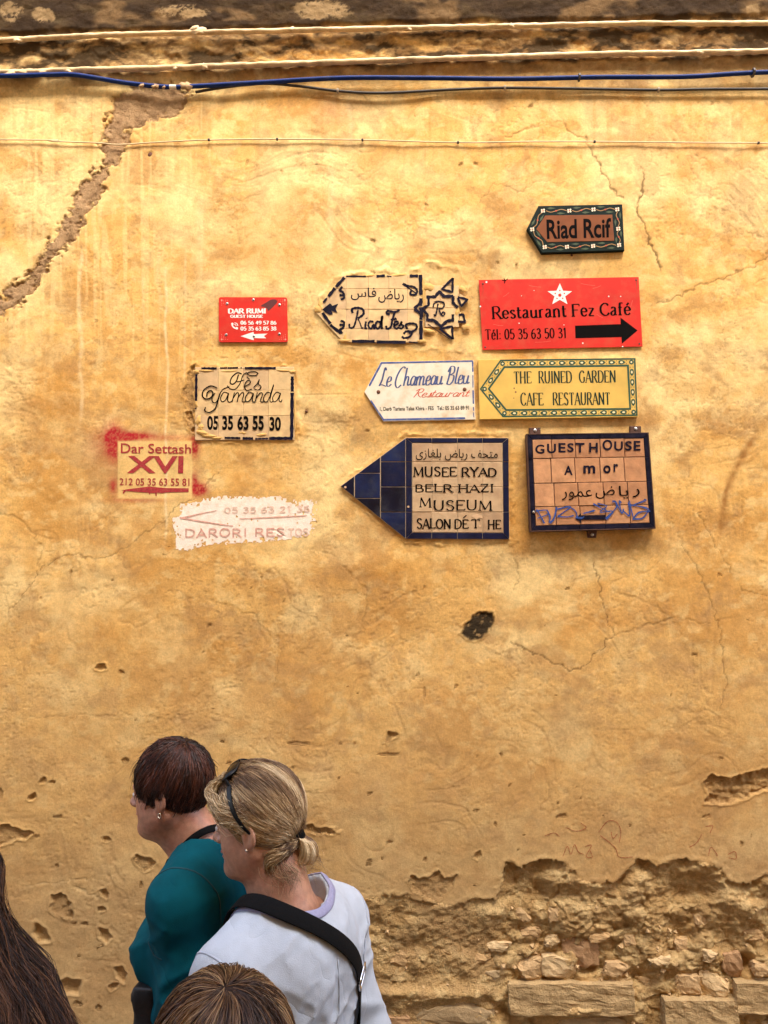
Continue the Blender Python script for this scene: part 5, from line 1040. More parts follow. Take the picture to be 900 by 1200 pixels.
def nets(f, lo, hi, h):
    lo = np.array(lo, float); hi = np.array(hi, float); n = np.ceil((hi - lo) / h).astype(int) + 1
    ax = [lo[i] + h * np.arange(n[i]) for i in range(3)]; Gd = np.stack(np.meshgrid(*ax, indexing='ij'), -1)
    v = f(Gd.reshape(-1, 3)).reshape(n); s = v < 0
    c = [(i, j, k) for i in (0, 1) for j in (0, 1) for k in (0, 1)]
    sl = lambda A, o: A[o[0]:n[0] - 1 + o[0], o[1]:n[1] - 1 + o[1], o[2]:n[2] - 1 + o[2]]
    cnt = sum(sl(s, o).astype(np.int8) for o in c); m = (cnt > 0) & (cnt < 8); ii = np.argwhere(m)
    vals = {o: sl(v, o)[m] for o in c}; acc = np.zeros((len(ii), 3)); num = np.zeros(len(ii))
    for o in c:
        for a in range(3):
            if o[a] == 0:
                p = list(o); p[a] = 1; p = tuple(p); va, vb = vals[o], vals[p]; x = (va < 0) != (vb < 0)
                t = np.where(x, va / np.where(x, va - vb, 1), 0); pos = np.tile(np.array(o, float), (len(ii), 1)); pos[:, a] += t; acc[x] += pos[x]; num[x] += 1
    V = lo + h * (ii + acc / num[:, None]); idx = np.full(m.shape, -1); idx[m] = np.arange(len(ii)); Fs = []
    for a in range(3):
        b, cc = (a + 1) % 3, (a + 2) % 3
        A = np.moveaxis(s, [a, b, cc], [0, 1, 2]); I = np.moveaxis(idx, [a, b, cc], [0, 1, 2])
        e = A[:-1, 1:-1, 1:-1] != A[1:, 1:-1, 1:-1]; w = np.argwhere(e); i, j, k = w[:, 0], w[:, 1] + 1, w[:, 2] + 1
        q = np.stack([I[i, j - 1, k - 1], I[i, j, k - 1], I[i, j, k], I[i, j - 1, k]], 1); fl = ~A[i, j, k]; q[fl] = q[fl][:, ::-1]; Fs.append(q)
    F = np.concatenate(Fs); return V, F[(F >= 0).all(1)]
def grad(f, P, e=.002):
    g = np.stack([f(P + np.eye(3)[i] * e) - f(P - np.eye(3)[i] * e) for i in range(3)], -1); return g / (np.linalg.norm(g, axis=-1, keepdims=True) + 1e-9)
def snap(f, P, off=0.0, it=8):
    P = np.array(P, float)
    for _ in range(it): P = P - (f(P) - off)[:, None] * grad(f, P)
    return P
def rotz(a): a = rad(a); return np.array([[math.cos(a), -math.sin(a), 0], [math.sin(a), math.cos(a), 0], [0, 0, 1]])
def roty(a): a = rad(a); return np.array([[math.cos(a), 0, math.sin(a)], [0, 1, 0], [-math.sin(a), 0, math.cos(a)]])   # + tips the face down
def rotx(a): a = rad(a); return np.array([[1, 0, 0], [0, math.cos(a), -math.sin(a)], [0, math.sin(a), math.cos(a)]])

def head_sdf(full=1.0, jowl=0.0):
    def f(P):
        Q = P.copy(); Q[:, 1] = np.abs(Q[:, 1])
        d = ell(P, (-.018, 0, .028), (.094, .074, .086))
        d = smin(d, ell(P, (.030, 0, -.015), (.060, .060 * full, .082)), .03)
        d = smin(d, ell(Q, (.030, .030 * full, -.048), (.042, .034, .040)), .025)       # cheeks
        d = smin(d, cap(Q, (-.012, .052, -.052), (.056, .020, -.094), .020 + jowl, .016 + jowl), .030)  # jaw
        d = smin(d, ell(P, (.070, 0, -.094), (.020, .024, .018)), .020)        # chin
        d = smin(d, ell(P, (.030, 0, -.090), (.050, .044, .020 + jowl * 1.5)), .03)
        d = smin(d, ell(Q, (.072, .022, .022), (.016, .024, .010)), .018)      # brow
        d = smin(d, cap(P, (.084, 0, .008), (.106, 0, -.026), .007, .0115), .012)   # nose
        d = smin(d, ell(Q, (.094, .011, -.031), (.010, .008, .008)), .006)
        d = smax(d, -ell(Q, (.092, .031, .000), (.014, .015, .010)), .010)     # eye sockets
        d = smin(d, ell(Q, (.078, .030, .000), (.012, .013, .011)), .004)
        d = smin(d, ell(P, (.085, 0, -.055), (.012, .022, .0065)), .006); d = smin(d, ell(P, (.083, 0, -.067), (.012, .019, .007)), .005)
        d = smax(d, -ell(P, (.098, 0, -.0605), (.014, .026, .0016)), .004)
        return d
    return f
def ear_sdf(P):
    Q = P.copy(); Q[:, 1] = np.abs(Q[:, 1]); R = rotz(-22) @ roty(12)
    e = ell(Q, (-.014, .080, -.006), (.020, .0065, .032), R); e = smin(e, ell(Q, (-.008, .076, -.032), (.011, .006, .013)), .008)
    e = smax(e, -ell(Q, (-.010, .086, -.004), (.011, .0055, .019), R), .004); e = smin(e, ell(Q, (-.006, .077, -.008), (.007, .008, .010)), .006)
    e = smin(e, ell(Q, (-.008, .072, -.008), (.012, .010, .020)), .008); return e

M_SKIN = mat('skin_warm', (.50, .26, .165), .45, .15, 90, bump=.0007, bscale=420, sss=.12, dirt=(.40, .13, .075), dscale=34, damt=.55)
M_SKIN2 = mat('skin_rosy', (.47, .235, .155), .46, .16, 90, bump=.0007, bscale=420, sss=.12, dirt=(.38, .11, .07), dscale=34, damt=.55)
M_LIP = mat('lips', (.40, .12, .10), .4); M_EYEW = mat('eye_white', (.72, .68, .62), .2, .03); M_IRIS = mat('iris', (.06, .04, .025), .15)
M_BLACK = mat('black_webbing', (.004, .004, .0045), .9, .25, 300, bump=.0006, bscale=900, spec=.15)
M_GOLD = mat('earring_silver', (.75, .68, .55), .2, .05, metal=1)

def hand_sdf(P, w, dr, palm, side):
    """relaxed hand: wrist w, pointing along dr, palm normal palm; side +1 left hand. Palm, four bent fingers, thumb from the palm's side"""
    dr = np.array(dr, float) / np.linalg.norm(dr); palm = np.array(palm, float) - np.dot(palm, dr) * dr; palm /= np.linalg.norm(palm); lat = np.cross(dr, palm)
    pt = lambda a, b, c: np.array(w) + dr * a + lat * b + palm * c
    d = U(.014, cap(P, w, pt(.03, 0, 0), .023, .024), cap(P, pt(.03, .014, 0), pt(.085, .024, .004), .015, .014), cap(P, pt(.03, 0, 0), pt(.092, 0, .004), .015, .014), cap(P, pt(.03, -.014, 0), pt(.082, -.024, .004), .015, .013))
    for b, L, r in ((.027, .070, .0088), (.009, .080, .0090), (-.009, .074, .0087), (-.026, .058, .0078)):
        a0 = pt(.085, b, .004); a1 = pt(.085 + L * .40, b * 1.1, .010); a2 = pt(.085 + L * .70, b * 1.15, .024); a3 = pt(.085 + L * .88, b * 1.15, .042)
        d = smin(d, U(.004, cap(P, a0, a1, r * 1.08, r), cap(P, a1, a2, r, r * .93), cap(P, a2, a3, r * .93, r * .8)), .004)
    t0 = pt(.022, .022 * side, .008); t1 = pt(.055, .050 * side, .022); t2 = pt(.082, .056 * side, .034)
    return smin(d, U(.004, cap(P, t0, t1, .014, .0105), cap(P, t1, t2, .0105, .0085)), .008)

class Person:
    """local frame: x forward, y to the person's left, z up; origin on the ground under the neck"""
    def __init__(s, label, neck, yaw, hcen, hR, skin, garment, trousers, arms, build=1.0, chest=(.135, .175), full=1.0, jowl=0.0, collar_r=.075, ccen=(0.0, 0.0), bust=0.0, lean=0.0, sleeve='long', hem=-.62, fold=.006, shoulder=(.165, -.065), hs=1.0, armr=.056, neckr=.055, ablend=.045, res=.0064, gneck=.03, seed=1):
        s.neck = np.array(neck, float); s.base = np.array((neck[0], neck[1], 0.)); s.RB = rotz(yaw); s.skin = skin
        s.root = empty('person', s.base, label, 'person'); s.hc = np.array(hcen, float); s.hR = s.RB @ hR if False else hR
        nz = neck[2]; s.nz = nz; sy, sz = shoulder
        W = lambda P: P @ s.RB.T + s.base
        s.W = W; s.Wi = lambda P: (P - s.base) @ s.RB
        hl = s.Wi(s.hc[None])[0]; Rl = s.RB.T @ s.hR                   # head in body frame
        s.hl = hl; s.Rl = Rl
        hf = head_sdf(full, jowl); N = np.array((0, 0, nz)); s.hf = hf
        toH = lambda P: (P - hl) @ Rl / hs
        hb = hl + Rl @ np.array((-.028, 0, -.055)) * hs; hfr = hl + Rl @ np.array((.012, 0, -.085)) * hs
        s.toHW = lambda p: W((np.asarray(p, float) @ Rl.T) * hs + hl); s.hs = hs        # head-local -> world
        def neckf(P): return U(.03, cap(P, hb, N + (.0, 0, -.03), neckr, neckr + .006), cap(P, hfr, N + (.035, 0, -.04), .040 + jowl, .05))
        def headneck(P):
            d = hf(toH(P)); d = smin(d, ear_sdf(toH(P)), .004) * hs
            d = smin(d, neckf(P), .022)
            d = smin(d, U(.05, ell(P, N + (-.005, 0, -.09), (.085, sy * .95, .065)), ell(P, N + (.01, 0, -.22), (chest[0] * .9, chest[1] * .92, .16))), .035)
            return d
        lo = np.minimum(hl - .16, N - (.13, .19, .30)); hi = np.maximum(hl + .16, N + (.16, .19, .05))
        V, F = nets(headneck, lo, hi, .0045); s.body = mesh('body', W(V), F, skin, s.root, smooth=True)
        b = build
        def torso(P):
            Q = P.copy(); Q[:, 1] = np.abs(Q[:, 1])
            d = U(.07, ell(P, N + (.0, 0, -.20), (chest[0] * b, chest[1] * b, .19)), ell(P, N + (.0, 0, -.40), (.125 * b, .155 * b, .18)), ell(P, N + (-.01, 0, -.56), (.145 * b, .185 * b, .16)))
            d = smin(d, cap(Q, N + (-.005, .045, -.035), (-.0, sy, nz + sz), .048 * b, .058 * b), .055)
            d = smin(d, ell(P, N + (-.03, 0, -.12), (.09, .13, .09)), .05)
            if bust: d = smin(d, ell(Q, N + (chest[0] * .74, .07, -.235), (.056 + bust, .07, .062)), .05)
            return d
        s.arms = arms; g = fold
        def arm(P, k, r):
            sh, el, wr = arms[k]; return U(.03, cap(P, sh, el, r * 1.02, r * .92), cap(P, el, wr, r * .90, r * (.70 if sleeve == 'long' else .78)))
        def folds(P):
            th = np.arctan2(P[:, 1], P[:, 0] + .01); z = P[:, 2] * 1.6
            r1 = 1 - np.abs(2 * vn(th * 1.5 + z * 5 + seed, z * 7 - th * 1.1, seed) - 1); r2 = 1 - np.abs(2 * vn(th * 3.4 - z * 7 + seed, z * 13 + th * 2.2, seed + 4) - 1)
            return -g * (1.5 * r1 ** 3 + .8 * r2 ** 3 - .8) * (.35 + .65 * sst(nz - .03, nz - .20, P[:, 2])) 
        ctr = N + (ccen[0], ccen[1], 0.)
        def cloth(P):
            d = torso(P) - .012
            for k in (0, 1):
                sh, el, wr = arms[k]; a = arm(P, k, armr * b) - .008
                if sleeve == 'short':
                    e = np.array(el) + (np.array(wr) - np.array(el)) * .12; n_ = (np.array(wr) - np.array(el)); n_ /= np.linalg.norm(n_); a = smax(a, (P - e) @ n_, .006)
                else:
                    e = np.array(wr); n_ = (np.array(wr) - np.array(el)); n_ /= np.linalg.norm(n_); a = smax(a, (P - e) @ n_, .006)
                a = a - .5 * g * np.sin(((P - np.array(el)) @ (np.array([.3, .2, .93]))) * 60 + 4 * P[:, 0] * 12) * np.exp(-(((P - np.array(el)) ** 2).sum(-1)) / .012)
                d = smin(d, a, ablend)
            d = d + folds(P) * .9
            d = smax(d, hem + nz - P[:, 2], .008) if True else d
            R_ = np.sqrt((P[:, 0] - ctr[0] ) ** 2 + (P[:, 1] - ctr[1]) ** 2)
            d = smax(d, np.minimum(collar_r - R_, P[:, 2] - ((N[2] - gneck) - .06)), .006)
            return d
        s.cloth = cloth; s.solid = lambda P: smin(torso(P) - .0155, neckf(P) - .003, .02); s.ctr = ctr; s.cr = collar_r
        aa = np.array([p for a in arms for p in a]); lo = np.minimum(aa.min(0) - .11, N + (-.24, -.26, hem - .03)); hi = np.maximum(aa.max(0) + .11, N + (.28, .26, .06))
        lo[2] = max(lo[2], min(nz + hem - .03, aa[:, 2].min() - .08))
        V, F = nets(cloth, lo, hi, res); s.top = mesh(garment[0], W(V), F, garment[1], s.root, smooth=True)
        # forearms and hands
        for k, sd in ((0, 1), (1, -1)):
            sh, el, wr = [np.array(p, float) for p in arms[k]]; dr = wr - el; dr /= np.linalg.norm(dr)
            fh = lambda P: smin(cap(P, el, wr, .040, .026), hand_sdf(P, wr, dr * .8 + np.array((0, 0, -.35)), (0, -sd, 0), 1 if sd > 0 else -1), .015)
            pts = np.array([el, wr, wr + dr * .2]); V, F = nets(fh, pts.min(0) - .1, pts.max(0) + .1, .004); mesh('arm', W(V), F, skin, s.root, smooth=True)
        # legs
        hz = nz - .60
        def legs(P):
            Q = P.copy(); d = ell(P, (-.01, 0, hz + .02), (.135 * b, .175 * b, .13))
            for sd, fx in ((1, .10), (-1, -.14)):
                d = smin(d, U(.03, cap(P, (0, sd * .085, hz), (fx * .6 + .03, sd * .085, .47), .088 * b, .062), cap(P, (fx * .6 + .03, sd * .085, .47), (fx, sd * .085, .09), .062, .048)), .03)
            return smax(d + .003 * np.sin(P[:, 2] * 40 + 3 * np.sin(P[:, 1] * 30)), .08 - P[:, 2], .01)
        V, F = nets(legs, (-.26, -.24, .04), (.28, .24, hz + .17), .014); mesh('trousers', W(V), F, trousers, s.root, smooth=True)
        for sd, fx in ((1, .10), (-1, -.14)):
            sf = lambda P: smax(U(.03, ell(P, (fx + .01, sd * .085, .05), (.075, .042, .055)), ell(P, (fx + .11, sd * .09, .035), (.095, .046, .036))), .004 - P[:, 2], .004)
            V, F = nets(sf, (fx - .1, sd * .09 - .08, -.02), (fx + .24, sd * .09 + .08, .13), .008); mesh('shoe', W(V), F, mat('shoe_dark', (.03, .025, .022), .6), s.root, smooth=True)
        # eyes and lips
        for sd in (1, -1):
            V, F = nets(lambda P: ell(P, (.080, sd * .030, .001), (.0105, .0125, .0085)), (.06, sd * .03 - .02, -.02), (.10, sd * .03 + .02, .02), .003); mesh('eye', s.toHW(V), F, M_EYEW, s.root, smooth=True)
        V, F = nets(lambda P: U(.004, ell(P, (.0865, 0, -.0555), (.0115, .021, .0058)), ell(P, (.0845, 0, -.0665), (.0115, .018, .0062))), (.06, -.03, -.09), (.11, .03, -.03), .003); mesh('lips', s.toHW(V), F, M_LIP, s.root, smooth=True)
    def band(s, name, P, w, th, m, f=None, off=.003, closed=False, parent=None, label=None):
        """strap lying on the clothes: P in body frame, snapped to surface f"""
        f = f or s.cloth; P = snap(f, P, off); Nn = grad(f, P); 
        for _ in range(3):
            P[1:-1] = P[1:-1] * .5 + (P[:-2] + P[2:]) * .25; P = np.where((f(P) < off)[:, None], snap(f, P, off, 3), P)
        T = np.gradient(P, axis=0); T /= np.linalg.norm(T, axis=1)[:, None] + 1e-9; Nn -= (Nn * T).sum(1)[:, None] * T; Nn /= np.linalg.norm(Nn, axis=1)[:, None]; B = np.cross(T, Nn)
        w = np.broadcast_to(np.asarray(w, float), (len(P),))[:, None]
        prof = [(-.5, 0), (-.42, 1), (.42, 1), (.5, 0), (.42, -1), (-.42, -1)]
        V = np.stack([P + B * w * a + Nn * th * .5 * c for a, c in prof], 1).reshape(-1, 3); n = len(P); k = 6
        F = [(i * k + j, i * k + (j + 1) % k, (i + 1) * k + (j + 1) % k, (i + 1) * k + j) for i in range(n - 1) for j in range(k)] + [tuple(range(k))[::-1], tuple((n - 1) * k + j for j in range(k))]
        return mesh(name, s.W(V), F, m, parent or s.root, smooth=True, label=label), P, Nn

# ---- hair: thousands of thin three-sided strands over a darker cap
def hair_mat(name, rough=.42):
    if name in MATS: return MATS[name]
    m = bpy.data.materials.new(name); m.use_nodes = True; nt = m.node_tree; b = nt.nodes['Principled BSDF']
    a = nt.nodes.new('ShaderNodeAttribute'); a.attribute_name = 'strand'; nt.links.new(a.outputs['Color'], b.inputs['Base Color'])
    b.inputs['Roughness'].default_value = rough; b.inputs['Specular IOR Level'].default_value = .55; b.inputs['Anisotropic'].default_value = .4; MATS[name] = m; return m
def strands(S, w, cols, toW, rs, name, parent, m, smooth_n=2, tip=.25, amp=.002):
    """S: (n,k,3) guide points in head frame"""
    n, k, _ = S.shape
    K = (k - 1) * smooth_n + 1; t = np.linspace(0, k - 1, K); i = np.clip(t.astype(int), 0, k - 2); u = (t - i)[None, :, None]
    g = lambda j: S[:, np.clip(i + j, 0, k - 1)]
    a, b, c, d = g(-1), g(0), g(1), g(2); P = .5 * ((2 * b) + (-a + c) * u + (2 * a - 5 * b + 4 * c - d) * u ** 2 + (-a + 3 * b - 3 * c + d) * u ** 3)
    ph = rs.rand(n, 1, 3) * 6.28; fr = rs.uniform(2, 7, (n, 1, 3)); tt = np.linspace(0, 1, K)[None, :, None]; P = P + amp * np.sin(ph + fr * tt) * tt
    P = toW(P.reshape(-1, 3)).reshape(n, K, 3)
    T = np.gradient(P, axis=1); T /= np.linalg.norm(T, axis=2, keepdims=True) + 1e-9
    ref = rs.randn(n, 1, 3); A = np.cross(T, ref); A /= np.linalg.norm(A, axis=2, keepdims=True) + 1e-9; B = np.cross(T, A)
    W_ = (w[:, None] * (1 - (1 - tip) * tt[..., 0] ** 3))[..., None]
    ring = [P + (A * math.cos(q) + B * math.sin(q)) * W_ for q in (0, 2.094, 4.189)]
    V = np.stack(ring, 2).reshape(-1, 3); idx = (np.arange(n)[:, None, None] * K + np.arange(K - 1)[None, :, None]) * 3; j = np.arange(3)[None, None]; j2 = (j + 1) % 3
    F = np.stack([idx + j, idx + j2, idx + 3 + j2, idx + 3 + j], -1).reshape(-1, 4); cc = np.repeat(cols, K * 3, axis=0)
    return mesh(name, V, F, m, parent, smooth=True, attr={'strand': cc.astype(np.float32)}, kind='stuff')
def palette(rs, n, cs, ws, clump, sp=.16):
    """colours per strand, streaked by a smooth clump value in 0..1"""
    cs = np.array(cs); q = np.clip(clump + rs.normal(0, sp, n), 0, .999) * (len(cs) - 1); i = q.astype(int); u = (q - i)[:, None]
    return (cs[i] * (1 - u) + cs[np.minimum(i + 1, len(cs) - 1)] * u) * rs.uniform(.8, 1.2, (n, 1))
def sph(d): return d / (np.linalg.norm(d, axis=-1, keepdims=True) + 1e-9)

# ------------------------------------------------------------------ woman in the teal top
def HR(yaw, pitch=0, roll=0): return rotz(yaw) @ roty(pitch) @ rotx(roll)
TEAL = mat('teal_jersey', (.0015, .070, .094), .9, .12, 30, bump=.0005, bscale=700, spec=.1, wrinkle=.0042)
hc = p2w(198, 925, .80)
nk = p2w(244, 981, .80); NZ = nk[2]
armsT = [[(-.015, .155, NZ - .105), (-.035, .192, NZ - .34), (.15, .18, NZ - .50)], [(0, -.158, NZ - .10), (-.05, -.20, NZ - .34), (.12, -.20, NZ - .50)]]
T_ = Person('woman with short dark brown hair in a teal top, walking left nearest the wall', nk, 172, hc, HR(171, 6), M_SKIN2, ('teal_top', TEAL), mat('dark_trousers', (.02, .022, .03), .8), armsT, build=.95, chest=(.110, .160), armr=.044, ablend=.085, full=1.05, jowl=.006, shoulder=(.160, -.085), collar_r=.066, neckr=.050, hs=.91, ccen=(.005, 0), bust=.004, sleeve='short', hem=-.60, fold=.0075, gneck=.02, seed=2)
def short_hair(rs, n, zl, E, C0, crown, down=.35):
    """roots all over the scalp, each strand running away from the crown along the skull"""
    d0 = sph(rs.randn(n * 3, 3)); az = np.degrees(np.arctan2(np.abs(d0[:, 1]), d0[:, 0])); z = C0[2] + d0[:, 2] * E[2]
    ok = (z > zl(az) + .004) ; d0 = d0[ok][:n]; n = len(d0)
    ax = sph(d0 - crown * (d0 @ crown)[:, None]); k = 7; out = [];
    L = rs.uniform(.35, .85, n)
    return d0, ax, L
def flow(d0, crown, E, C0, zl, L, rs, k=7, lift=.010, side=None, curl=.0, lim_soft=.012):
    n = len(d0); D = d0.copy(); P = []; lf = rs.uniform(.2, 1, n) ** .7 * lift
    zt = zl(np.degrees(np.arctan2(np.abs(D[:, 1]), D[:, 0])))
    for i in range(k):
        q = C0 + D * E * (1 + (lf * (0.25 + .75 * min(1, i / 2)) / .09)[:, None] - (curl * (i / (k - 1)) ** 3)); P.append(q)
        t = D - crown * (D @ crown)[:, None]; t = sph(np.cross(np.cross(D, crown), D) * -1)
        if side is not None: t = sph(t + side(D))
        step = (L / (k - 1))[:, None]; Dn = sph(D + t * step); zz = C0[2] + Dn[:, 2] * E[2]; azn = np.degrees(np.arctan2(np.abs(Dn[:, 1]), Dn[:, 0]))
        stop = zz < zl(azn) + rs.uniform(-lim_soft, lim_soft, n); D = np.where(stop[:, None], D + (Dn - D) * .12, Dn)
    return np.stack(P, 1)
rs = np.random.RandomState(21)
E1 = np.array((.102, .084, .101)); C1 = np.array((-.020, 0, .030)); cr = sph(np.array((-.42, .05, .9)))
zl1 = lambda az: np.interp(az, [0, 40, 58, 70, 86, 98, 112, 140, 180], [-.018, -.026, -.054, -.046, -.014, -.020, -.066, -.088, -.096])
d0 = sph(rs.randn(26000, 3)); z = C1[2] + d0[:, 2] * E1[2]; d0 = d0[z > zl1(np.degrees(np.arctan2(np.abs(d0[:, 1]), d0[:, 0]))) + .008][:11000]
S1 = flow(d0, cr, E1, C1, zl1, rs.uniform(.35, 1.1, len(d0)), rs, lift=.008, lim_soft=.030, side=lambda D: np.stack([.25 * sst(-.2, .6, D[:, 0]), 0 * D[:, 0], 0 * D[:, 0]], 1), curl=.07)
cl = fbm(np.arctan2(d0[:, 1], d0[:, 0]) * 5, d0[:, 2] * 3, 3, 101)
HM = hair_mat('hair')
kf = rs.choice(len(d0), 420, False); S1[kf] += (sph(S1[kf] - C1) * (np.linspace(0, 1, 7) ** 2)[None, :, None]) * rs.uniform(.004, .022, (420, 1, 1)) + rs.normal(0, .004, (420, 1, 3)) * np.linspace(0, 1, 7)[None, :, None]
strands(S1, rs.uniform(.0005, .0010, len(d0)), palette(rs, len(d0), [(.014, .005, .003), (.042, .013, .007), (.095, .028, .014), (.17, .055, .028)], None, sst(.25, .75, cl) * .8), T_.toHW, rs, 'hair', T_.root, HM, amp=.005)
capf = lambda E, C, zl, dz=0: (lambda P: smax(ell(P, C, E * .985), zl(np.degrees(np.arctan2(np.abs(P[:, 1] - C[1]), P[:, 0] - C[0]))) + dz - P[:, 2], .010))
V, F = nets(capf(E1, C1, zl1, .006), (-.15, -.11, -.12), (.11, .11, .16), .006); mesh('hair_base', T_.toHW(V), F, mat('hair_under_dark', (.018, .008, .006), .7, .3, 120), T_.root, smooth=True)
# neck strap and bag, earring
a = np.linspace(0, 2 * math.pi, 60); nb = []
def neckring(s, r, tilt, zoff, n=60, cx=0.):
    a = np.linspace(0, 2 * math.pi, n); return np.stack([s.ctr[0] + cx + r * np.cos(a), s.ctr[1] + r * np.sin(a), np.full(n, s.nz + zoff) - tilt * np.cos(a)], 1)
Nn_ = np.array((0, 0, NZ))
sk = lambda P: U(.03, cap(P, T_.hl + T_.Rl @ np.array((-.028, 0, -.055)) * .93, Nn_ + (.0, 0, -.03), .056, .062), ell(P, Nn_ + (-.005, 0, -.09), (.085, .157, .065)))
T_.band('camera_strap', np.array([(.11, .06, NZ - .16), (.075, .062, NZ - .07), (.030, .062, NZ + .004), (-.020, .056, NZ + .036), (-.055, .02, NZ + .046), (-.055, -.02, NZ + .046), (-.020, -.056, NZ + .036), (.03, -.062, NZ + .004), (.075, -.062, NZ - .07), (.11, -.06, NZ - .16)]).repeat(1, 0) if False else crom([(.11, .06, NZ - .16), (.075, .062, NZ - .07), (.030, .062, NZ + .004), (-.020, .056, NZ + .036), (-.055, .02, NZ + .046), (-.055, -.02, NZ + .046), (-.020, -.056, NZ + .036), (.03, -.062, NZ + .004), (.075, -.062, NZ - .07), (.11, -.06, NZ - .16)], 5), .017, .002, M_BLACK, lambda P: smin(sk(P), np.where(P[:, 2] < NZ - .03, T_.cloth(P), 1.), .005), .002)
mesh('earring', *tube(T_.toHW(np.array([(-.010 + .004 * math.cos(q), .083, -.047 + .0055 * math.sin(q)) for q in np.linspace(0, 6.0, 14)])), .0014, 6), M_GOLD, T_.root, smooth=True)
bagc = np.array((.085, .13, NZ - .33))
bf = lambda P: smax(ell(P, bagc, (.062, .08, .10)), np.maximum(np.abs(P[:, 1] - bagc[1]) - .03, np.maximum(np.abs(P[:, 0] - bagc[0]) - .026, np.abs(P[:, 2] - bagc[2]) - .050)), .035) + .003 * np.sin(P[:, 2] * 70)
V, F = nets(bf, bagc - .14, bagc + .14, .007)
bag = mesh('shoulder_bag', T_.W(V), F, mat('black_leather', (.010, .009, .010), .5, .3, 60, bump=.001), smooth=True, label='small black bag hanging in front of the woman in teal', cat='bag')
# sleeve seam
def ring_on(s, c, ax, r, f, n=36):
    ax = np.array(ax, float) / np.linalg.norm(ax); u = np.cross(ax, (0, .3, 1.)); u /= np.linalg.norm(u); v = np.cross(ax, u); a = np.linspace(0, 2 * math.pi, n); return np.array(c) + r * (np.cos(a)[:, None] * u + np.sin(a)[:, None] * v)
T_.band('sleeve_seam', ring_on(T_, (-.0, .148, NZ - .105), (0, 1, -.25), .075, None), .004, .0022, mat('teal_seam', (.003, .05, .066), .85), None, .0006)

# ------------------------------------------------------------------ blonde woman in the pale sweatshirt
GREY = mat('pale_sweatshirt', (.47, .52, .59), .95, .05, 40, bump=.0006, bscale=500, spec=.1, wrinkle=.0042)
hc = p2w(302, 962, 1.00); nk = p2w(336, 1044, 1.02); NZ = nk[2]
armsB = [[(-.005, .158, NZ - .115), (-.03, .208, NZ - .36), (.12, .22, NZ - .56)], [(-.005, -.158, NZ - .115), (-.04, -.208, NZ - .36), (.06, -.23, NZ - .58)]]
B_ = Person('blonde woman in a pale grey sweatshirt with sunglasses pushed up on her tied-back hair', nk, 143, hc, HR(166, 9), M_SKIN, ('sweatshirt', GREY), mat('denim', (.03, .05, .10), .8), armsB, build=.95, chest=(.126, .170), full=1.0, collar_r=.094, hs=.97, ccen=(.012, 0), bust=.02, sleeve='long', hem=-.64, fold=.0075, gneck=.02, shoulder=(.158, -.105), seed=5)
rs = np.random.RandomState(33)
E2 = np.array((.096, .081, .097)); C2 = np.array((-.013, 0, .028)); K2 = np.array((-.078, .0, -.046))
# hairline in head frame: roots along the face line and all over, every strand drawn back to the knot
n = 17000; d0 = sph(rs.randn(n * 3, 3)); az = np.degrees(np.arctan2(np.abs(d0[:, 1]), d0[:, 0])); z = C2[2] + d0[:, 2] * E2[2]
zl2 = lambda az: np.interp(az, [0, 35, 55, 66, 80, 92, 105, 130, 180], [.072, .060, .022, -.020, .026, .030, -.060, -.088, -.092])
d0 = d0[z > zl2(az)][:n]; n = len(d0); kd = sph((K2 - C2) / E2); P = []
lf = rs.uniform(.1, 1, n) ** .8 * .008; cl2 = fbm(np.arctan2(d0[:, 1], d0[:, 2]) * 4, d0[:, 0] * 1.0, 4, 103, .6)
for i in range(7):
    t = (i / 6) ** .9; D = sph(d0 * (1 - t) + kd * t + np.array((0, 0, .18)) * math.sin(math.pi * t) * 0); D = sph(D + np.array((-.10, 0, .22)) * np.sin(math.pi * t) * sst(.9, .0, np.abs(d0[:, 2:3])) )
    P.append(C2 + D * E2 * (1 + (lf * (.4 + math.sin(math.pi * min(t, .8))) / .09)[:, None] - .10 * t ** 3))
S2 = np.stack(P, 1); S2[:, -1] = K2 + rs.normal(0, .006, (n, 3))
BLO = [(.10, .050, .022), (.19, .105, .048), (.33, .20, .095), (.50, .34, .17), (.66, .50, .29), (.80, .63, .40)]
strands(S2, rs.uniform(.0003, .0007, n), palette(rs, n, BLO, None, .15 + .8 * sst(.30, .70, cl2), .10), B_.toHW, rs, 'hair', B_.root, HM, amp=.002)
# loose fringe and temple strands sweeping down beside the face
n = 900; y0 = rs.uniform(-.055, .055, n); sg = np.where(rs.rand(n) < .75, 1, -1)
r0 = np.stack([.062 + rs.normal(0, .004, n), sg * rs.uniform(.002, .045, n), .108 + rs.normal(0, .004, n)], 1)
r1 = np.stack([.085 + rs.normal(0, .004, n), sg * rs.uniform(.030, .056, n), .086 + rs.normal(0, .006, n)], 1)
r2 = np.stack([.066 + rs.normal(0, .005, n), sg * (.066 + rs.normal(0, .003, n)), .058 + rs.normal(0, .010, n)], 1)
r3 = np.stack([.036 + rs.normal(0, .007, n), sg * (.079 + rs.normal(0, .003, n)), .034 + rs.normal(0, .010, n)], 1)
r4 = np.stack([-.015 + rs.normal(0, .010, n), sg * (.085 + rs.normal(0, .002, n)), .026 + rs.normal(0, .012, n)], 1)
strands(np.stack([r0, r1, r2, r3, r4], 1), rs.uniform(.0005, .0010, n), palette(rs, n, BLO, None, rs.uniform(.5, 1, n)), B_.toHW, rs, 'fringe', B_.root, HM, 3, amp=.003)
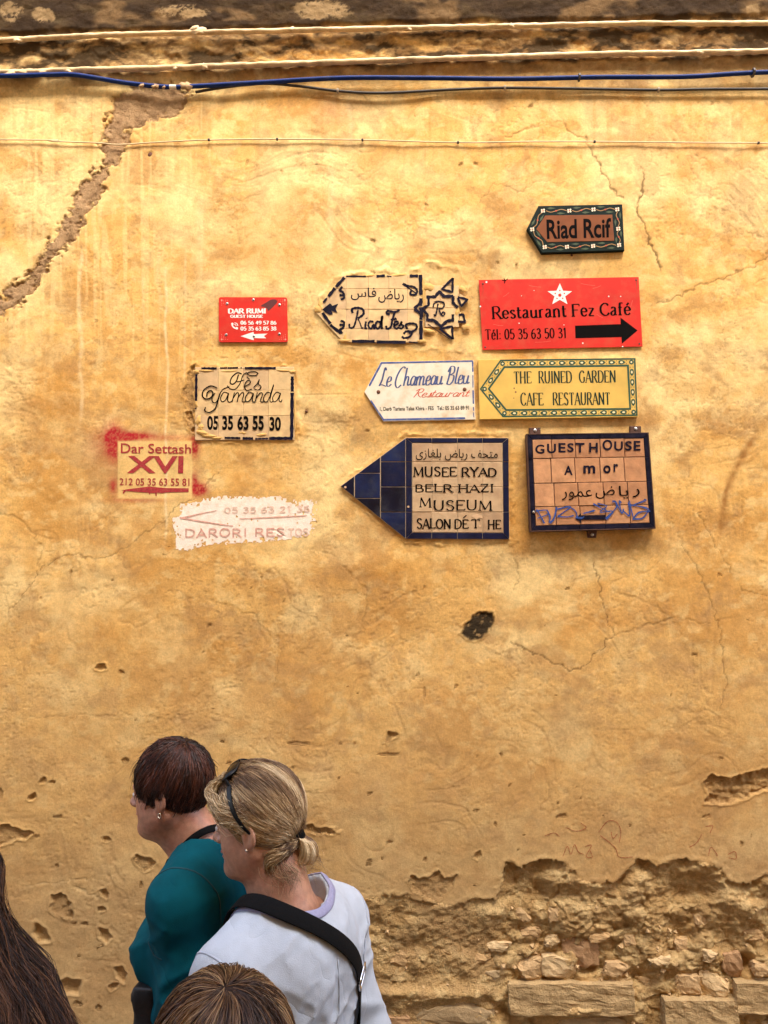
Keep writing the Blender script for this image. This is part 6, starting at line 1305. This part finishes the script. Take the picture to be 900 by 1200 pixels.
# the tied tail: a short soft loop hanging from the knot
n = 1500; a = rs.uniform(0, 6.28, n); q = np.sqrt(rs.rand(n)); u = np.stack([np.zeros(n), np.cos(a) * q, np.sin(a) * q], 1); off = lambda r: np.stack([rs.normal(0, .002, n), u[:, 1] * r, u[:, 2] * r], 1)
ctrl = [(K2 + (.004, 0, .002), .008), (K2 + (-.016, 0, .004), .012), (K2 + (-.034, 0, -.006), .017), (K2 + (-.038, 0, -.028), .020), (K2 + (-.026, 0, -.048), .017), (K2 + (-.008, 0, -.050), .009)]
S3 = np.stack([c + np.stack([u[:, 2] * r * (.9 if i > 1 else .2), u[:, 1] * r, u[:, 2] * r * (.35 if i > 1 else 1)], 1) for i, (c, r) in enumerate(ctrl)], 1)
tail = strands(S3, rs.uniform(.0006, .0011, n), palette(rs, n, BLO, None, sst(.2, .8, .5 + .5 * u[:, 1])), B_.toHW, rs, 'hair_tail', B_.root, HM, 3, amp=.003)
n = 2600; ph = rs.uniform(-1.35, 1.35, n); r_ = .056 + rs.normal(0, .002, n)
q0 = np.stack([-.022 - r_ * np.cos(ph), r_ * np.sin(ph), -.086 + .010 * np.cos(ph * 2) + rs.normal(0, .007, n)], 1); q1 = q0 + np.stack([-.010 * np.cos(ph), .012 * np.sin(ph), np.full(n, .026)], 1); q3 = K2 + rs.normal(0, .006, (n, 3)); q2 = (q1 + q3) / 2 + np.stack([-.012 * np.ones(n), .3 * q1[:, 1], np.zeros(n)], 1)
strands(np.stack([q0, q1, q2, q3], 1), rs.uniform(.0005, .0009, n), palette(rs, n, BLO, None, sst(.25, .75, fbm(ph * 7, ph * 0, 3, 120)) * .8), B_.toHW, rs, 'nape_hair', B_.root, HM, 3, amp=.002)
# a few wisps at the nape
n = 350; rz = np.stack([-.06 + rs.normal(0, .02, n), rs.choice([-1, 1], n) * rs.uniform(.02, .07, n), -.088 + rs.normal(0, .01, n)], 1)
strands(np.stack([rz, rz + np.stack([rs.normal(-.012, .008, n), rs.normal(0, .006, n), np.full(n, -.018)], 1), rz + np.stack([rs.normal(-.02, .014, n), rs.normal(0, .01, n), rs.uniform(-.05, -.02, n)], 1)], 1), np.full(n, .0004), palette(rs, n, BLO[:4], None, rs.rand(n)), B_.toHW, rs, 'nape_wisps', B_.root, HM, 3, amp=.004)
V, F = nets(capf(E2 * .99, C2, zl2, .006), (-.15, -.11, -.12), (.11, .11, .16), .006); mesh('hair_base', B_.toHW(V), F, mat('hair_under_blonde', (.17, .095, .045), .7, .3, 120), B_.root, smooth=True)
V, F = nets(lambda P: cap(P, K2 + (-.006, 0, .004), K2 + (-.016, 0, .006), .0185, .0165), K2 - .04, K2 + .03, .004); mesh('hair_tie', B_.toHW(V), F, M_BLACK, B_.root, smooth=True)
for sd in (1, -1): mesh('earring', *dome(0, 0, 1, 0) if 0 else nets(lambda P: ell(P, (0, 0, 0), (.003, .003, .003)), (-.005,) * 3, (.005,) * 3, .0015), M_GOLD, B_.root, smooth=True)
for o in [o for o in B_.root.children if o.name.startswith('earring')]:
    sd = 1 if o.name.endswith('earring') or o.name.endswith('001') else -1
    nv = len(o.data.vertices); c = B_.toHW(np.array([(-.006, sd * .083, -.038)]))[0] - B_.base; V = np.zeros(nv * 3); o.data.vertices.foreach_get('co', V); V = V.reshape(-1, 3); V = V - V.mean(0) + c; o.data.vertices.foreach_set('co', V.ravel()); o.data.update()
# sunglasses pushed up over the crown
M_SHADE = mat('sunglass_plastic', (.005, .005, .005), .4, .1, spec=.3)
g_ = empty('sunglasses', B_.toHW(np.array([(.04, 0, .13)]))[0], 'black sunglasses pushed up on the blonde woman\u2019s head', 'sunglasses')
ff = lambda P: ell(P, C2, E2 + .009)
def gl(P, name, w, th, parent):
    P = np.array(P, float); T = np.gradient(P, axis=0); T /= np.linalg.norm(T, axis=1)[:, None]; Nn = grad(ff, P); Nn -= (Nn * T).sum(1)[:, None] * T; Nn /= np.linalg.norm(Nn, axis=1)[:, None]; B = np.cross(T, Nn); w = np.broadcast_to(w, (len(P),))[:, None]
    V = np.stack([P + B * w * a + Nn * th * c for a, c in ((-.5, -.5), (.5, -.5), (.5, .5), (-.5, .5))], 1).reshape(-1, 3); k = 4; n = len(P)
    return mesh(name, B_.toHW(V), [(i * k + j, i * k + (j + 1) % k, (i + 1) * k + (j + 1) % k, (i + 1) * k + j) for i in range(n - 1) for j in range(k)] + [(3, 2, 1, 0), tuple((n - 1) * k + j for j in range(k))], M_SHADE, parent, smooth=False)
for sd in (1, -1):
    arm_ = snap(ff, crom([(.030, sd * .070, .102), (.022, sd * .084, .074), (.008, sd * .092, .040), (-.010, sd * .092, .012), (-.022, sd * .088, -.004)], 6), .002); gl(arm_, 'temple_arm', np.linspace(.013, .005, len(arm_)), .003, g_)
    c = np.array((.040, sd * .034, .130)); nrm = grad(ff, c[None])[0]; c = snap(ff, c[None], .006)[0]; lat = np.cross(nrm, (1, 0, 0.)); lat /= np.linalg.norm(lat); fw = np.cross(lat, nrm)
    pts = [c + lat * .030 * math.cos(q) + fw * .021 * (abs(math.sin(q)) ** .8 * np.sign(math.sin(q))) + nrm * .002 * math.cos(2 * q) for q in np.linspace(0, 2 * math.pi, 24, endpoint=False)]
    V = np.array([p + nrm * .0016 for p in pts] + [p - nrm * .0016 for p in pts] + [c + nrm * .005, c + nrm * .002]); n_ = 24
    F = [(i, (i + 1) % n_, 2 * n_) for i in range(n_)] + [(n_ + (i + 1) % n_, n_ + i, 2 * n_ + 1) for i in range(n_)] + [(i, n_ + i, n_ + (i + 1) % n_, (i + 1) % n_) for i in range(n_)]
    mesh('lens', B_.toHW(V), F, mat('dark_lens', (.004, .004, .004), .22, .0, spec=.25), g_, smooth=True)
    Vr, Fr = tube(np.array(pts + pts[:1]), .0022, 6); mesh('rim', B_.toHW(Vr), Fr, M_SHADE, g_, smooth=True)
    hinge = np.array([pts[0] if abs(pts[0][1]) > abs(pts[12][1]) else pts[12], arm_[0]]); Vr, Fr = tube(np.linspace(hinge[0], hinge[1], 4), .0032, 6); mesh('hinge', B_.toHW(Vr), Fr, M_SHADE, g_)
Vr, Fr = tube(snap(ff, np.array([(.042, y, .132) for y in np.linspace(-.008, .008, 5)]), .008), .002, 6); mesh('bridge', B_.toHW(Vr), Fr, M_SHADE, g_)
# collar band, cross-body strap with its buckle, seam
LAV = mat('lavender_rib', (.30, .30, .46), .85, .08, 200, bump=.0006, bscale=900)
def rimline(s, r, n=72):
    a = np.linspace(0, 2 * math.pi, n); x = s.ctr[0] + r * np.cos(a); y = s.ctr[1] + r * np.sin(a); z = np.full(n, s.nz + .06)
    lo_ = z - .22; hi_ = z.copy(); f = s.cloth
    zz = np.linspace(0, 1, 120); best = np.full(n, s.nz - .05)
    for i in range(n):
        q = np.stack([np.full(120, x[i]), np.full(120, y[i]), hi_[i] - zz * .22], 1); v = f(q); k = np.argmax(v < 0)
        if (v < 0).any(): best[i] = q[k, 2]
    for _ in range(4): best = (np.roll(best, 1) + best * 2 + np.roll(best, -1)) / 4
    return np.stack([x, y, best], 1)
B_.band('neckband', rimline(B_, B_.cr + .012), .020, .004, LAV, None, .0012)
bs_ = crom([(.125, -.13, NZ - .42), (.140, -.02, NZ - .28), (.125, .055, NZ - .16), (.068, .082, NZ - .06), (.012, .088, NZ - .022), (-.045, .070, NZ - .020), (-.085, .022, NZ - .060), (-.120, -.055, NZ - .120), (-.130, -.115, NZ - .200), (-.105, -.165, NZ - .30), (.01, -.185, NZ - .40), (.125, -.13, NZ - .42)], 7)
bm, bP, bN = B_.band('crossbody_strap', bs_, .036, .0035, M_BLACK, B_.solid, .006)
M_CHROME = mat('chrome', (.75, .75, .74), .18, .05, metal=1)
i = int(7 * 7.8); T = bP[i + 1] - bP[i - 1]; T /= np.linalg.norm(T); Bn = np.cross(T, bN[i])
for w_, l_ in ((.023, .013),):
    c = bP[i] + bN[i] * .005; pts = [c + Bn * w_ * a + T * l_ * b for a, b in ((-1, -1), (1, -1), (1, 1), (-1, 1), (-1, -1))]
    P = np.concatenate([np.linspace(pts[k], pts[k + 1], 5)[(1 if k else 0):] for k in range(4)]); mesh('buckle', B_.W(tube(P, .0022, 6)[0]), tube(P, .0022, 6)[1], M_CHROME, bm, smooth=True)
B_.band('back_seam', np.stack([np.full(30, -.16), np.linspace(-.012, -.02, 30), np.linspace(NZ - .10, NZ - .55, 30)], 1), .0028, .0018, mat('seam_grey', (.42, .46, .54), .9), None, .0003)
for sd in (1, -1): B_.band('shoulder_seam', ring_on(B_, (-.0, sd * .168, NZ - .135), (0, sd, -.45), .080, None), .004, .002, mat('seam_grey', (.42, .46, .54), .9), None, .0004)

# ------------------------------------------------------------------ woman whose head tops the bottom edge
hc = p2w(258, 1254, 1.62); nk = hc + np.array((.01, -.03, -.175))
NZ = nk[2]; armsC = [[(0, .17, NZ - .09), (-.02, .22, NZ - .35), (.14, .18, NZ - .52)], [(0, -.17, NZ - .09), (-.03, -.22, NZ - .35), (.10, -.20, NZ - .54)]]
C_ = Person('woman with streaked light brown hair seen from above at the bottom edge', nk, 120, hc, HR(118, 4), M_SKIN, ('jacket', mat('khaki_cotton', (.16, .14, .10), .85, .1, 40, bump=.0006, bscale=500)), mat('dark_trousers', (.02, .022, .03), .8), armsC, sleeve='long', hem=-.62, fold=.006, collar_r=.075, hs=1.0, res=.010, seed=7)
rs = np.random.RandomState(44); E3 = np.array((.104, .090, .098)); C3 = np.array((-.018, 0, .024)); cr3 = sph(np.array((-.24, .06, .96)))
zl3 = lambda az: np.interp(az, [0, 40, 58, 75, 95, 120, 180], [.0, -.01, -.05, -.08, -.09, -.105, -.11])
d0 = sph(rs.randn(32000, 3)); z = C3[2] + d0[:, 2] * E3[2]; d0 = d0[z > zl3(np.degrees(np.arctan2(np.abs(d0[:, 1]), d0[:, 0]))) + .006][:15000]
S4 = flow(d0, cr3, E3, C3, zl3, rs.uniform(.7, 1.9, len(d0)), rs, k=8, lift=.010, side=lambda D: np.stack([.0 * D[:, 0], .35 * np.ones(len(D)), .0 * D[:, 0]], 1), curl=.05)
an = np.arctan2(d0 @ np.cross(cr3, (0, 0, 1.)), d0[:, 0]); cl = fbm(an * 9, (d0 @ cr3) * 1.0, 4, 107, .75)
strands(S4, rs.uniform(.0003, .0007, len(d0)), palette(rs, len(d0), [(.030, .013, .007), (.070, .031, .014), (.14, .066, .028), (.27, .145, .062), (.50, .32, .15)], None, sst(.28, .80, cl)), C_.toHW, rs, 'hair', C_.root, HM, amp=.004)
V, F = nets(capf(E3 * .98, C3, zl3, .004), (-.15, -.12, -.14), (.12, .12, .15), .006); mesh('hair_base', C_.toHW(V), F, mat('hair_under_brown', (.03, .014, .008), .7, .3, 120), C_.root, smooth=True)

# ------------------------------------------------------------------ long dark hair at the left edge
hc = p2w(-120, 1012, 1.46); nk = hc + np.array((.03, -.03, -.175)); NZ = nk[2]
armsD = [[(0, .17, NZ - .09), (-.02, .21, NZ - .35), (.14, .18, NZ - .52)], [(0, -.17, NZ - .09), (-.03, -.21, NZ - .35), (.10, -.20, NZ - .54)]]
D_ = Person('woman with long dark brown hair over a navy jacket, cut off by the left edge', nk, 150, hc, HR(150, 6), M_SKIN, ('jacket', mat('navy_jacket', (.010, .012, .022), .7, .2, 40, bump=.0006, bscale=500)), mat('dark_trousers', (.02, .022, .03), .8), armsD, sleeve='long', hem=-.62, fold=.006, collar_r=.075, res=.010, seed=9)
rs = np.random.RandomState(55); E4 = np.array((.112, .092, .108)); C4 = np.array((-.018, 0, .028)); cr4 = sph(np.array((-.15, .0, .98)))
zl4 = lambda az: np.interp(az, [0, 35, 55, 70, 180], [.07, .055, .0, -.06, -.10])
d0 = sph(rs.randn(30000, 3)); z = C4[2] + d0[:, 2] * E4[2]; az = np.degrees(np.arctan2(np.abs(d0[:, 1]), d0[:, 0])); d0 = d0[(z > zl4(az) + .006)][:13000]; n = len(d0)
lf = rs.uniform(.1, 1, n); P = []
side = sph(d0 * np.array((1, 1, 0)) + np.array((-.35, 0, 0)))     # horizontal way each lock leaves the head
reach = np.clip(1 - d0[:, 2], .15, 1.4)
for i, t in enumerate((0, .18, .38, .6, .85)):
    D = sph(d0 * (1 - t) + side * t); P.append(C4 + D * E4 * (1 + .14 * lf * min(1, i / 2))[:, None])
back = np.clip(-side[:, 0], 0, 1)
for i, (dz, o) in enumerate(((.07, .012), (.15, .030), (.24, .070), (.34, .105), (.45, .125), (.56, .120))):
    P.append(P[4] + np.stack([side[:, 0] * o * .9 - .35 * o, side[:, 1] * o * .8 * (1 + .4 * np.sin(lf * 9)), np.full(n, -dz)], 1) + np.stack([.012 * np.sin(dz * 26 + cl_ * 9) for cl_ in (fbm(side[:, 1] * 4, d0[:, 2] * 2, 2, 108), fbm(side[:, 1] * 5, d0[:, 2] * 2, 2, 109), np.zeros(n))], 1))
S5 = np.stack(P, 1); cl = fbm(np.arctan2(side[:, 1], side[:, 0]) * 8, d0[:, 2] * 1.4, 4, 110, .7)
strands(S5, rs.uniform(.0004, .0009, n), palette(rs, n, [(.016, .007, .004), (.048, .019, .010), (.11, .044, .020), (.20, .086, .038), (.30, .15, .07)], None, sst(.3, .85, cl)), D_.toHW, rs, 'hair', D_.root, HM, amp=.012)
V, F = nets(capf(E4 * .985, C4, zl4, .004), (-.15, -.12, -.14), (.12, .12, .16), .006); mesh('hair_base', D_.toHW(V), F, mat('hair_under_dark', (.018, .008, .006), .7, .3, 120), D_.root, smooth=True)
